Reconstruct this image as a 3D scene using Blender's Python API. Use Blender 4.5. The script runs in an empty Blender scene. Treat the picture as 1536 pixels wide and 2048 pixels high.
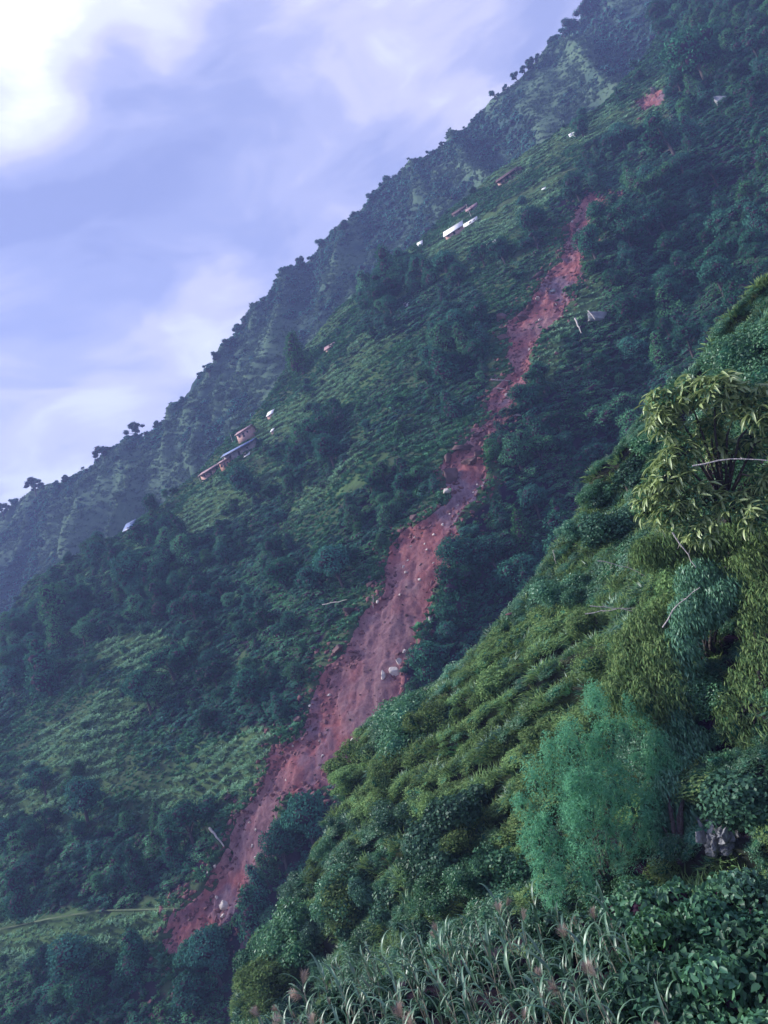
import bpy, math
import numpy as np
from mathutils import Vector, Matrix

# ------------------------------------------------------------------ camera
scene = bpy.context.scene
PITCH, ROLL, FPX = math.radians(10), math.radians(20), 1540.0
Fv = np.array([0, math.cos(PITCH), math.sin(PITCH)])
U0 = np.array([0, -math.sin(PITCH), math.cos(PITCH)])
R0 = np.array([1.0, 0, 0])
Rv = math.cos(ROLL) * R0 - math.sin(ROLL) * U0
Uv = math.cos(ROLL) * U0 + math.sin(ROLL) * R0
cam_data = bpy.data.cameras.new('camera')
cam = bpy.data.objects.new('camera', cam_data)
scene.collection.objects.link(cam)
cam.matrix_world = Matrix(((Rv[0], Uv[0], -Fv[0], 0), (Rv[1], Uv[1], -Fv[1], 0),
                           (Rv[2], Uv[2], -Fv[2], 0), (0, 0, 0, 1)))
cam_data.sensor_fit = 'HORIZONTAL'
cam_data.sensor_width = 36.0
cam_data.lens = 36.0 * FPX / 1536.0
cam_data.clip_start = 0.1
cam_data.clip_end = 6000
scene.camera = cam
scene.view_settings.view_transform = 'Standard'
scene.view_settings.look = 'None'
scene.view_settings.exposure = 2.7
scene.view_settings.gamma = 1.0
scene.view_settings.use_curve_mapping = False
scene.cycles.max_bounces = 5
scene.cycles.diffuse_bounces = 3
scene.cycles.glossy_bounces = 1
scene.cycles.transmission_bounces = 3
scene.cycles.volume_bounces = 0
scene.cycles.transparent_max_bounces = 4


def ray(px, py):
    px = np.asarray(px, float); py = np.asarray(py, float)
    v = Fv + ((px - 768) / FPX)[..., None] * Rv - ((py - 1024) / FPX)[..., None] * Uv
    return v / np.linalg.norm(v, axis=-1, keepdims=True)


def project(P):
    w = P @ Fv
    return 768 + FPX * (P @ Rv) / w, 1024 - FPX * (P @ Uv) / w


# ------------------------------------------------------------------ sky and sun
SUN_EL, SUN_AZ = math.radians(34), math.radians(-78)     # azimuth from +Y towards +X
world = bpy.data.worlds.new('World')
scene.world = world
world.use_nodes = True
nt = world.node_tree
nt.nodes.clear()


def N(tree, kind, **kw):
    n = tree.nodes.new(kind)
    for k, v in kw.items():
        if k.startswith('i_'):
            n.inputs[k[2:].replace('_', ' ')].default_value = v
        else:
            setattr(n, k, v)
    return n


def mathn(tree, op, a, b=None, c=None, clamp=False):
    n = tree.nodes.new('ShaderNodeMath'); n.operation = op; n.use_clamp = clamp
    for i, x in enumerate((a, b, c)):
        if x is None: continue
        if isinstance(x, (int, float)): n.inputs[i].default_value = x
        else: tree.links.new(x, n.inputs[i])
    return n.outputs[0]


def ramp(tree, fac, stops, interp='LINEAR'):
    n = tree.nodes.new('ShaderNodeValToRGB')
    n.color_ramp.interpolation = interp
    els = n.color_ramp.elements
    while len(els) < len(stops): els.new(0.5)
    for e, (p, c) in zip(els, stops):
        e.position = p; e.color = (*c, 1)
    tree.links.new(fac, n.inputs[0])
    return n.outputs[0]


def maprange(tree, v, a, b, c=0.0, d=1.0, smooth=True):
    n = tree.nodes.new('ShaderNodeMapRange')
    n.interpolation_type = 'SMOOTHSTEP' if smooth else 'LINEAR'
    tree.links.new(v, n.inputs[0])
    for i, x in enumerate((a, b, c, d)): n.inputs[i + 1].default_value = x
    return n.outputs[0]


L = nt.links
sky = N(nt, 'ShaderNodeTexSky', sky_type='NISHITA', sun_disc=False, sun_elevation=SUN_EL,
        sun_rotation=SUN_AZ, altitude=1200.0)
tc = N(nt, 'ShaderNodeTexCoord')
mp = N(nt, 'ShaderNodeMapping')
mp.inputs['Scale'].default_value = (1, 1, 2.6)
mp.inputs['Rotation'].default_value = (0, math.radians(10), 0)
L.new(tc.outputs['Generated'], mp.inputs[0])
nA = N(nt, 'ShaderNodeTexNoise', i_Scale=2.3, i_Detail=6.0, i_Roughness=0.52, i_Distortion=0.25)
nB = N(nt, 'ShaderNodeTexNoise', i_Scale=6.5, i_Detail=7.0, i_Roughness=0.55, i_Distortion=0.35)
nW = N(nt, 'ShaderNodeTexNoise', i_Scale=1.6, i_Detail=3.0)
L.new(mp.outputs[0], nW.inputs[0])
wv = N(nt, 'ShaderNodeVectorMath', operation='MULTIPLY_ADD'); wv.inputs[1].default_value = (.42, .42, .42)
L.new(nW.outputs['Color'], wv.inputs[0]); L.new(mp.outputs[0], wv.inputs[2])
L.new(wv.outputs[0], nA.inputs[0]); L.new(wv.outputs[0], nB.inputs[0])
acc = mathn(nt, 'MULTIPLY', mathn(nt, 'SUBTRACT', nA.outputs[0], 0.5), 1.0)
acc = mathn(nt, 'ADD', acc, mathn(nt, 'MULTIPLY', mathn(nt, 'SUBTRACT', nB.outputs[0], 0.5), 1.15))
acc = mathn(nt, 'ADD', acc, 0.30)
# cloud banks: (direction, inner cos, outer cos, weight)
for (px, py, rad, w) in [(-60, 110, 200, 0.62), (250, -40, 150, 0.50), (90, 60, 140, .08), (790, 70, 240, 0.30), (250, 60, 260, 0.1), (200, 110, 90, -0.22), (20, 760, 260, 0.22), (60, 900, 220, .20), (380, 740, 230, 0.34), (450, 640, 150, .12),
                         (600, 480, 200, 0.1), (330, 480, 330, -0.14), (130, 560, 210, -0.14), (560, 250, 200, 0.06)]:
    d = ray(px, py)
    dn = N(nt, 'ShaderNodeVectorMath', operation='DOT_PRODUCT')
    L.new(tc.outputs['Generated'], dn.inputs[0]); dn.inputs[1].default_value = tuple(d)
    ang = rad / FPX
    m = maprange(nt, dn.outputs['Value'], math.cos(ang * 1.15), math.cos(ang * 0.1), 0, w)
    acc = mathn(nt, 'ADD', acc, m)
cloud = ramp(nt, acc, [(0.0, (.33, .37, .68)), (0.22, (.42, .46, .78)), (0.42, (.56, .58, .88)), (0.62, (.80, .78, .99)),
                       (0.82, (1.02, 1.04, 1.12)), (1.0, (1.34, 1.38, 1.28))], 'EASE')
sc_ = N(nt, 'ShaderNodeVectorMath', operation='SCALE'); sc_.inputs['Scale'].default_value = 1.58
L.new(cloud, sc_.inputs[0])
mx = N(nt, 'ShaderNodeMix', data_type='RGBA'); mx.inputs[0].default_value = 0.93
L.new(sky.outputs[0], mx.inputs[6]); L.new(sc_.outputs[0], mx.inputs[7])
bg = N(nt, 'ShaderNodeBackground'); bg.inputs[1].default_value = 0.10
L.new(mx.outputs[2], bg.inputs[0])
wo = N(nt, 'ShaderNodeOutputWorld'); L.new(bg.outputs[0], wo.inputs[0])

sun_d = bpy.data.lights.new('sun', 'SUN')
sun_d.energy = 1.5; sun_d.angle = math.radians(11); sun_d.color = (1.0, 0.95, 0.86)
sun = bpy.data.objects.new('sun', sun_d); scene.collection.objects.link(sun)
sdir = Vector((math.sin(SUN_AZ) * math.cos(SUN_EL), math.cos(SUN_AZ) * math.cos(SUN_EL), math.sin(SUN_EL)))
sun.rotation_euler = sdir.to_track_quat('Z', 'Y').to_euler()
sun.location = (-60, -40, 80)


# ------------------------------------------------------------------ numpy helpers
def _hash(ix, iy, seed):
    h = (ix.astype(np.int64) * 374761393 + iy.astype(np.int64) * 668265263 + seed * 1274126177) & 0xFFFFFFFF
    h = ((h ^ (h >> 13)) * 1274126177) & 0xFFFFFFFF
    h = (h ^ (h >> 16)) & 0xFFFFFFFF
    return h / 4294967295.0


def vn(x, y, seed=0):
    ix = np.floor(x); iy = np.floor(y); fx = x - ix; fy = y - iy
    u = fx * fx * fx * (fx * (fx * 6 - 15) + 10); v = fy * fy * fy * (fy * (fy * 6 - 15) + 10)
    a = _hash(ix, iy, seed); b = _hash(ix + 1, iy, seed); c = _hash(ix, iy + 1, seed); d = _hash(ix + 1, iy + 1, seed)
    return (a * (1 - u) + b * u) * (1 - v) + (c * (1 - u) + d * u) * v - 0.5


def fbm(x, y, seed=0, octv=4, rough=0.5):
    r = 0; a = 1.0
    for k in range(octv):
        r = r + a * vn(x * 2 ** k + 17.3 * k, y * 2 ** k - 9.1 * k, seed + k); a *= rough
    return r


def inpoly(x, y, poly):
    x = np.asarray(x, float); y = np.asarray(y, float)
    r = np.zeros(x.shape, bool); n = len(poly)
    for i in range(n):
        x1, y1 = poly[i]; x2, y2 = poly[(i + 1) % n]
        if y1 == y2: continue
        c = ((y1 > y) != (y2 > y)) & (x < (x2 - x1) * (y - y1) / (y2 - y1) + x1)
        r ^= c
    return r


def sdist(x, y, poly, closed=True):
    """distance to a polygon, negative inside"""
    d = np.full(np.shape(x), 1e9)
    n = len(poly)
    for i in range(n if closed else n - 1):
        ax, ay = poly[i]; bx, by = poly[(i + 1) % n]
        vx, vy = bx - ax, by - ay
        t = np.clip(((x - ax) * vx + (y - ay) * vy) / max(vx * vx + vy * vy, 1e-9), 0, 1)
        d = np.minimum(d, np.hypot(x - ax - t * vx, y - ay - t * vy))
    if closed: d = np.where(inpoly(x, y, poly), -d, d)
    return d


def sstep(a, b, x):
    if a > b: return 1 - sstep(b, a, x)
    t = np.clip((x - a) / (b - a), 0, 1); return t * t * (3 - 2 * t)


# ------------------------------------------------------------------ slopes
class Slope:
    def __init__(self, az, dip, q0, d0):
        a, d = math.radians(az), math.radians(dip)
        self.n = np.array([-math.sin(d) * math.sin(a), -math.sin(d) * math.cos(a), math.cos(d)])
        self.s = np.array([math.cos(a), -math.sin(a), 0])
        self.t = np.array([math.cos(d) * math.sin(a), math.cos(d) * math.cos(a), math.sin(d)])
        self.O = ray(*q0) * d0
        self.crest = None; self.k = 1.4; self.w = 5.0
        self.relief = lambda s, t: 0 * s
        self.extra = None

    def solve(self, px, py, h=None, it=12):
        v = ray(px, py)
        hh = np.zeros(np.shape(np.asarray(px, float)))
        den = v @ self.n
        for k in range(it):
            D = (self.O @ self.n + hh) / den
            P = v * D[..., None] if np.ndim(D) else v * D
            s = (P - self.O) @ self.s; t = (P - self.O) @ self.t
            hn = (h or self.relief)(s, t)
            hh = hh * 0.4 + hn * 0.6
        return s, t

    def set_crest(self, pts):
        p = np.array(pts, float)
        s, t = self.solve(p[:, 0], p[:, 1])
        self.crest = list(zip(s, t))

    def h(self, s, t):
        r = self.relief(s, t)
        if self.crest is not None:
            d = sdist(s, t, self.crest)
            dd = np.maximum(d, 0)
            r = r * (1 - sstep(0, 25, dd)) - self.k * (np.sqrt(dd * dd + self.w ** 2) - self.w)
        if self.extra is not None: r = r + self.extra(s, t)
        return r

    def pos(self, s, t, off=0.0):
        s = np.asarray(s, float); t = np.asarray(t, float)
        hh = self.h(s, t) + off
        return self.O + s[..., None] * self.s + t[..., None] * self.t + hh[..., None] * self.n

    def at(self, px, py, off=0.0):
        s, t = self.solve(np.array([float(px)]), np.array([float(py)]), self.h, 14)
        return self.pos(s, t, off)[0]


MAIN = Slope(25, 45, (480, 890), 330.0)
FAR = Slope(25, 50, (600, 540), 640.0)
SPUR = Slope(65, 42, (1200, 1600), 45.0)

CREST_MAIN = [(-500, 1640), (-150, 1400), (60, 1165), (180, 1105), (250, 1062), (310, 1020), (400, 945), (455, 880), (520, 820), (560, 760),
              (620, 690), (700, 600), (780, 530), (830, 490), (900, 420), (960, 375), (1010, 335), (1090, 285), (1150, 245),
              (1230, 190), (1290, 120), (1330, 60), (1370, -30), (1420, -160), (2100, -200), (2500, 1200), (1500, 3000), (-400, 3000)]
CREST_FAR = [(-300, 1180), (0, 1028), (60, 985), (110, 972), (160, 945), (210, 908), (270, 878), (330, 848), (370, 805), (410, 745), (440, 705),
             (480, 652), (540, 592), (590, 535), (640, 490), (690, 450), (740, 402), (780, 360), (830, 325), (880, 298), (930, 265),
             (960, 235), (1000, 190), (1050, 150), (1090, 110), (1130, 75), (1170, 35), (1210, -5), (1300, -80), (1420, -180), (1700, -220), (1900, 300),
             (1500, 900), (500, 1500), (-600, 1900)]
CREST_SPUR = [(1750, 380), (1640, 470), (1536, 575), (1470, 655), (1400, 745), (1320, 830), (1250, 900), (1180, 990), (1110, 1120),
              (1050, 1205), (960, 1310), (860, 1400), (780, 1440), (735, 1475), (715, 1560), (690, 1630), (640, 1720), (590, 1810),
              (530, 1880), (500, 1940), (475, 2050), (430, 2300), (700, 2900), (2600, 2600), (2400, 400)]
SCAR = [(1180, 390), (1150, 425), (1140, 440), (1145, 470), (1125, 520), (1095, 540), (1085, 580), (1055, 600), (1015, 640), (1005, 690), (1025, 740),
        (985, 772), (990, 830), (935, 870), (895, 930), (897, 990), (860, 1020), (780, 1090), (768, 1150), (748, 1200), (705, 1250),
        (692, 1310), (650, 1325), (625, 1400), (612, 1470), (548, 1490), (532, 1560), (500, 1600), (468, 1622), (458, 1690), (402, 1760),
        (352, 1830), (330, 1900), (345, 1962), (368, 1905), (392, 1852), (450, 1838), (475, 1800), (480, 1765), (540, 1735), (550, 1650),
        (572, 1600), (650, 1572), (705, 1580), (728, 1500), (738, 1440), (800, 1385), (815, 1300), (860, 1240), (876, 1170), (887, 1100),
        (912, 1050), (962, 990), (978, 930), (972, 880), (1012, 840), (1037, 790), (1062, 720), (1092, 660), (1122, 630), (1150, 560),
        (1170, 500), (1195, 450), (1215, 400)]
SCAR_SMALL = [(1262, 212), (1285, 190), (1310, 178), (1332, 178), (1330, 205), (1300, 222)]
SCAR_LOW = [(470, 1862), (505, 1870), (515, 1905), (490, 1925), (468, 1900)]
GULLY = [(1440, 330), (1330, 560), (1230, 800), (1090, 1000), (985, 1180), (900, 1330), (800, 1480), (640, 1720), (420, 2000)]

GRASS = [[(185, 1118), (270, 1052), (420, 950), (560, 915), (610, 950), (520, 1010), (400, 1075), (280, 1120), (150, 1180)],
         [(0, 1590), (60, 1490), (250, 1380), (330, 1300), (340, 1390), (230, 1460), (230, 1560), (120, 1650), (0, 1700)],
         [(200, 1290), (270, 1250), (360, 1275), (340, 1335), (200, 1345)],
         [(820, 505), (960, 425), (1110, 345), (1140, 375), (1010, 490), (870, 575), (740, 610), (650, 690), (600, 720), (640, 660), (730, 590)],
         [(920, 385), (1010, 315), (1180, 225), (1340, 140), (1340, 215), (1230, 255), (1130, 300), (1010, 360)],
         [(560, 1050), (600, 1000), (720, 925), (800, 880), (760, 940), (680, 1000)],
         [(640, 760), (780, 680), (850, 650), (830, 700), (700, 800), (600, 850)],
         [(380, 1500), (540, 1470), (520, 1560), (430, 1610), (250, 1640), (300, 1560)],
         [(0, 1850), (200, 1812), (400, 1812), (345, 1850), (200, 1900), (0, 1960)],
         [(1040, 770), (1090, 700), (1150, 600), (1215, 535), (1200, 600), (1130, 690), (1080, 780)],
         [(500, 900), (600, 850), (640, 800), (560, 800), (500, 850)]]
FOREST = [[(0, 1240), (60, 1180), (180, 1160), (350, 1080), (480, 1050), (640, 1130), (680, 1220), (600, 1330), (380, 1290), (330, 1260), (200, 1290), (0, 1460)],
          [(450, 1080), (430, 980), (520, 940), (600, 860), (700, 830), (720, 900), (600, 1000), (560, 1080)],
          [(700, 610), (730, 560), (800, 520), (860, 560), (960, 580), (960, 680), (860, 640), (760, 680)],
          [(1000, 600), (1100, 420), (1190, 300), (1340, 240), (1340, 0), (1600, -50), (1600, 800), (1300, 1000), (1100, 1200), (880, 1420), (760, 1480), (860, 1250), (900, 1100), (990, 1000), (1000, 850), (1080, 760), (1190, 560), (1220, 400), (1130, 420)],
          [(700, 1000), (800, 950), (880, 980), (840, 1020), (760, 1090), (730, 1180), (640, 1180)],
          [(330, 1330), (600, 1340), (600, 1440), (420, 1480), (240, 1450)],
          [(0, 1700), (120, 1680), (250, 1660), (400, 1640), (430, 1740), (330, 1800), (0, 1830)],
          [(0, 1980), (150, 1930), (300, 1900), (360, 2060), (0, 2100)],
          [(370, 1960), (400, 1860), (480, 1800), (560, 1720), (560, 1620), (640, 1580), (700, 1600), (620, 1740), (480, 1960), (460, 2080), (360, 2080)],
          [(880, 700), (980, 640), (980, 780), (900, 850), (820, 800)],
          [(100, 1160), (330, 1040), (360, 1080), (200, 1180)]]


CLEAR = [(455, 918, 82, 42), (925, 452, 56, 38), (1018, 360, 40, 20), (990, 498, 20, 13), (662, 698, 22, 12), (257, 1060, 24, 14), (543, 850, 22, 32), (1149, 276, 16, 13), (842, 495, 15, 11), (858, 601, 9, 8), (812, 613, 20, 9)]


PATHS = [[(-30, 1866), (100, 1838), (200, 1822), (300, 1820), (398, 1816)], [(960, 442), (1010, 408), (1060, 382), (1110, 352), (1150, 338)]]


def on_path(px, py, r=5.5):
    d = np.full(np.shape(px), 1e9)
    for p in PATHS: d = np.minimum(d, sdist(px, py, p, False))
    return d < r


def cleared(px, py, grow=0.0):
    r = np.zeros(np.shape(px), bool)
    for (cx, cy, a, b) in CLEAR: r |= ((px - cx) / (a + grow)) ** 2 + ((py - cy) / (b + grow)) ** 2 < 1
    return r


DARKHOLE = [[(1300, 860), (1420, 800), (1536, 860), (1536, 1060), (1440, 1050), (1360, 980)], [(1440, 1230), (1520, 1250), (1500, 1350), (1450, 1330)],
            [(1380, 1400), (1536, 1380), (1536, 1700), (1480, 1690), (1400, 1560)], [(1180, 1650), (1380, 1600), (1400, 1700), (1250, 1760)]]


def warp(px, py, amp=16, sc=0.02):
    return px + amp * 2 * fbm(px * sc, py * sc, 71, 3), py + amp * 2 * fbm(px * sc, py * sc, 91, 3)


def anypoly(px, py, polys):
    r = np.zeros(np.shape(px), bool)
    for p in polys: r |= inpoly(px, py, p)
    return r


# relief
_gul = None


def relief_main0(s, t):
    r = 9.0 * fbm(s / 95, t / 130, 3, 2) + 3.2 * fbm(s / 26, t / 34, 8, 3)
    return r


MAIN.relief = relief_main0
g_ = np.array(GULLY, float); gs, gt = MAIN.solve(g_[:, 0], g_[:, 1]); GULLY_ST = list(zip(gs, gt))


def relief_main(s, t):
    g = sdist(s, t, GULLY_ST, False)
    return relief_main0(s, t) - 9.0 * np.exp(-(g / 16) ** 2)


MAIN.relief = relief_main
MAIN.set_crest(CREST_MAIN)


def to_st(slope, poly):
    p = np.array(poly, float); s, t = slope.solve(p[:, 0], p[:, 1]); return list(zip(s, t))


SCAR_ST = to_st(MAIN, SCAR); SCAR2_ST = to_st(MAIN, SCAR_SMALL); SCAR3_ST = to_st(MAIN, SCAR_LOW)


def scar_d(s, t):
    d = np.minimum(np.minimum(sdist(s, t, SCAR_ST), sdist(s, t, SCAR2_ST) + 0.8), sdist(s, t, SCAR3_ST) + 0.6)
    return d + 4.6 * fbm(s / 7, t / 7, 21, 4)


def terrace_mask(s, t):
    P = MAIN.O + s[..., None] * MAIN.s + t[..., None] * MAIN.t
    px, py = project(P); px, py = warp(px, py)
    g = anypoly(px, py, GRASS).astype(float)
    return np.maximum(g, .5 * (1 - anypoly(px, py, FOREST)))


def extra_main(s, t):
    d = scar_d(s, t)
    r = -2.2 * (1 - sstep(-1.6, 1.2, d)) - 3.5 * (1 - sstep(-4.5, -2.0, d))
    tm = terrace_mask(s, t)
    tt = t + 6 * fbm(s / 60, t / 60, 33, 2) + 3.4 * fbm(s / 16, t / 16, 34, 3)
    ph = (tt / 4.6) % 1.0
    saw = np.where(ph < 0.72, ph / 0.72, (1 - ph) / 0.28) - 0.5
    r = r + tm * (-1.7) * saw * (d > 0.5)
    return r


MAIN.extra = extra_main


def relief_far(s, t):
    wx = s + 14 * fbm(s / 60, t / 60, 5, 2)
    a = vn(wx / 34 + t / 260, t / 260, 11); b = vn(wx / 15 + t / 140, t / 120, 12)
    return 34 * (0.5 - np.abs(a) * 2) * 0.55 + 10 * (0.5 - np.abs(b) * 2) * 0.6 + 5 * fbm(s / 22, t / 26, 14, 3) - 6


FAR.relief = relief_far
FAR.k = 1.2; FAR.w = 8
FAR.set_crest(CREST_FAR)
SPUR.relief = lambda s, t: 2.6 * fbm(s / 22, t / 22, 41, 3) + 0.7 * fbm(s / 5, t / 5, 44, 3)
SPUR.w = 1.5


def extra_spur(s, t):
    u = t - .42 * s + 3.0 * fbm(s / 16, t / 16, 47, 2) + .9 * fbm(s / 5, t / 5, 48, 2)
    ph = (u / 3.1) % 1.0
    saw = np.where(ph < .68, ph / .68, (1 - ph) / .32) - .5
    return -1.9 * saw * sstep(-.25, .15, fbm(s / 20, t / 20, 49, 2) + .12)


SPUR.extra = extra_spur
SPUR.set_crest(CREST_SPUR)


# ------------------------------------------------------------------ mesh helpers
def make_mesh(name, V, Fc, mats=(), midx=None, attrs=None, smooth=False):
    V = np.asarray(V, np.float32); Fc = np.asarray(Fc, np.int32)
    me = bpy.data.meshes.new(name)
    k = Fc.shape[1]
    me.vertices.add(len(V)); me.vertices.foreach_set('co', V.ravel())
    me.loops.add(Fc.size); me.loops.foreach_set('vertex_index', Fc.ravel())
    me.polygons.add(len(Fc))
    me.polygons.foreach_set('loop_start', np.arange(0, Fc.size, k, dtype=np.int32))
    if midx is not None: me.polygons.foreach_set('material_index', np.asarray(midx, np.int32))
    if smooth: me.polygons.foreach_set('use_smooth', np.ones(len(Fc), bool))
    for m in mats: me.materials.append(m)
    for an, arr in (attrs or {}).items():
        a = me.attributes.new(an, 'FLOAT', 'POINT'); a.data.foreach_set('value', np.asarray(arr, np.float32))
    me.update(calc_edges=True)
    if not smooth: pass
    return me


COLL = scene.collection


def link(name, data, parent=None, mat4=None, **props):
    o = bpy.data.objects.new(name, data)
    COLL.objects.link(o)
    if parent is not None: o.parent = parent
    if mat4 is not None: o.matrix_world = mat4
    for k, v in props.items():
        if v is not None: o[k] = v
    return o


def thing(name, loc, label, cat, group=None, rot=(0, 0, 0), scale=1.0):
    o = bpy.data.objects.new(name, None); COLL.objects.link(o)
    o.location = tuple(loc); o.rotation_euler = rot
    o.scale = (scale,) * 3 if np.isscalar(scale) else scale
    o.empty_display_size = 0.5
    o['label'] = label; o['category'] = cat
    if group: o['group'] = group
    return o


def join_parts(parts):
    V = []; Fq = []; M = []; A = []; off = 0
    for (v, f, m, a) in parts:
        V.append(v); f = np.asarray(f)
        if f.shape[1] == 3: f = np.concatenate([f, f[:, 2:3]], 1)
        Fq.append(f + off); M.append(np.full(len(f), m)); A.append(a if a is not None else np.zeros(len(v))); off += len(v)
    return np.concatenate(V), np.concatenate(Fq), np.concatenate(M), np.concatenate(A)


def mesh_parts(name, parts, mats, smooth=False):
    """parts: (verts, faces(3 or 4), material index, tint)"""
    tri = [p for p in parts if np.asarray(p[1]).shape[1] == 3]
    quad = [p for p in parts if np.asarray(p[1]).shape[1] == 4]
    V = []; A = []; loops = []; starts = []; M = []; off = 0; ls = 0
    for (v, f, m, a) in parts:
        f = np.asarray(f); k = f.shape[1]
        V.append(v); A.append(a if a is not None else np.full(len(v), 0.5))
        loops.append((f + off).ravel()); starts.append(ls + np.arange(len(f)) * k); ls += f.size
        M.append(np.full(len(f), m)); off += len(v)
    V = np.concatenate(V).astype(np.float32); loops = np.concatenate(loops).astype(np.int32)
    starts = np.concatenate(starts).astype(np.int32); M = np.concatenate(M).astype(np.int32)
    me = bpy.data.meshes.new(name)
    me.vertices.add(len(V)); me.vertices.foreach_set('co', V.ravel())
    me.loops.add(len(loops)); me.loops.foreach_set('vertex_index', loops)
    me.polygons.add(len(starts)); me.polygons.foreach_set('loop_start', starts)
    me.polygons.foreach_set('material_index', M)
    if smooth: me.polygons.foreach_set('use_smooth', np.ones(len(starts), bool))
    for m in mats: me.materials.append(m)
    at = me.attributes.new('tint', 'FLOAT', 'POINT'); at.data.foreach_set('value', np.concatenate(A).astype(np.float32))
    me.update(calc_edges=True)
    return me


def _norm(v): return v / np.maximum(np.linalg.norm(v, axis=-1, keepdims=True), 1e-9)


def leaves(C, Nn, length, width, rng, droop=None, fold=0.0):
    """diamond leaves at C facing Nn"""
    n = len(C)
    ref = rng.normal(size=(n, 3))
    if droop is not None: ref = ref * (1 - droop) + np.array([0, 0, -1.0]) * droop * 2
    a = _norm(ref - Nn * np.sum(ref * Nn, 1, keepdims=True)); b = np.cross(Nn, a)
    ln = length * rng.uniform(.6, 1.3, (n, 1)); wd = width * rng.uniform(.7, 1.2, (n, 1))
    p0 = C - a * ln * .5; p1 = C + b * wd * .5 - a * ln * .08; p2 = C + a * ln * .5 - Nn * ln * fold; p3 = C - b * wd * .5 - a * ln * .08
    V = np.stack([p0, p1, p2, p3], 1).reshape(-1, 3)
    return V, np.arange(4 * n).reshape(-1, 4), np.repeat(rng.uniform(0, 1, n), 4)


def leaves6(C, Nn, length, width, rng):
    """pointed oval leaves folded along the midrib, tips bent down"""
    n = len(C)
    ref = rng.normal(size=(n, 3)) * .7 + np.array([0, 0, -.8])
    a = _norm(ref - Nn * np.sum(ref * Nn, 1, keepdims=True)); b = np.cross(Nn, a)
    ln = length * rng.uniform(.55, 1.25, (n, 1)); wd = width * rng.uniform(.8, 1.15, (n, 1)); up = Nn * wd * .22
    p = [C - a * ln * .5, C - a * ln * .22 + b * wd * .46 + up, C + a * ln * .2 + b * wd * .36 + up * .7, C + a * ln * .55 - Nn * ln * .16,
         C + a * ln * .2 - b * wd * .36 + up * .7, C - a * ln * .22 - b * wd * .46 + up]
    V = np.stack(p, 1).reshape(-1, 3); i = np.arange(n)[:, None] * 6
    Fc = np.concatenate([i + np.array([[0, 1, 2, 3]]), i + np.array([[0, 3, 4, 5]])])
    return V, Fc, np.repeat(rng.uniform(0, 1, n), 6)


def icos(sub=1):
    t = (1 + 5 ** .5) / 2
    V = [(-1, t, 0), (1, t, 0), (-1, -t, 0), (1, -t, 0), (0, -1, t), (0, 1, t), (0, -1, -t), (0, 1, -t), (t, 0, -1), (t, 0, 1), (-t, 0, -1), (-t, 0, 1)]
    Fc = [(0, 11, 5), (0, 5, 1), (0, 1, 7), (0, 7, 10), (0, 10, 11), (1, 5, 9), (5, 11, 4), (11, 10, 2), (10, 7, 6), (7, 1, 8),
          (3, 9, 4), (3, 4, 2), (3, 2, 6), (3, 6, 8), (3, 8, 9), (4, 9, 5), (2, 4, 11), (6, 2, 10), (8, 6, 7), (9, 8, 1)]
    V = [np.array(v) / np.linalg.norm(v) for v in V]
    for _ in range(sub):
        mid = {}; nf = []

        def m(i, j):
            k = (min(i, j), max(i, j))
            if k not in mid:
                v = V[i] + V[j]; V.append(v / np.linalg.norm(v)); mid[k] = len(V) - 1
            return mid[k]
        for a, b, c in Fc:
            ab, bc, ca = m(a, b), m(b, c), m(c, a)
            nf += [(a, ab, ca), (b, bc, ab), (c, ca, bc), (ab, bc, ca)]
        Fc = nf
    return np.array(V), np.array(Fc)


ICO1 = icos(1); ICO2 = icos(2); ICO3 = icos(3)


def tube(pts, radii, seg=6):
    pts = np.array(pts, float); n = len(pts)
    V = []; Fc = []
    for i in range(n):
        d = pts[min(i + 1, n - 1)] - pts[max(i - 1, 0)]; d = d / (np.linalg.norm(d) + 1e-9)
        x = np.cross(d, [0.3, 0.9, 0.2]); x /= np.linalg.norm(x) + 1e-9; y = np.cross(d, x)
        for k in range(seg):
            a = 2 * math.pi * k / seg
            V.append(pts[i] + radii[i] * (math.cos(a) * x + math.sin(a) * y))
    for i in range(n - 1):
        for k in range(seg):
            Fc.append((i * seg + k, i * seg + (k + 1) % seg, (i + 1) * seg + (k + 1) % seg, (i + 1) * seg + k))
    return np.array(V), np.array(Fc)


def box(x0, x1, y0, y1, z0, z1):
    V = np.array([(x, y, z) for z in (z0, z1) for y in (y0, y1) for x in (x0, x1)], float)
    Fc = np.array([(0, 2, 3, 1), (4, 5, 7, 6), (0, 1, 5, 4), (2, 6, 7, 3), (0, 4, 6, 2), (1, 3, 7, 5)])
    return V, Fc


# ------------------------------------------------------------------ materials
def newmat(name):
    m = bpy.data.materials.new(name); m.use_nodes = True
    m.node_tree.nodes.clear(); return m, m.node_tree


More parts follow.
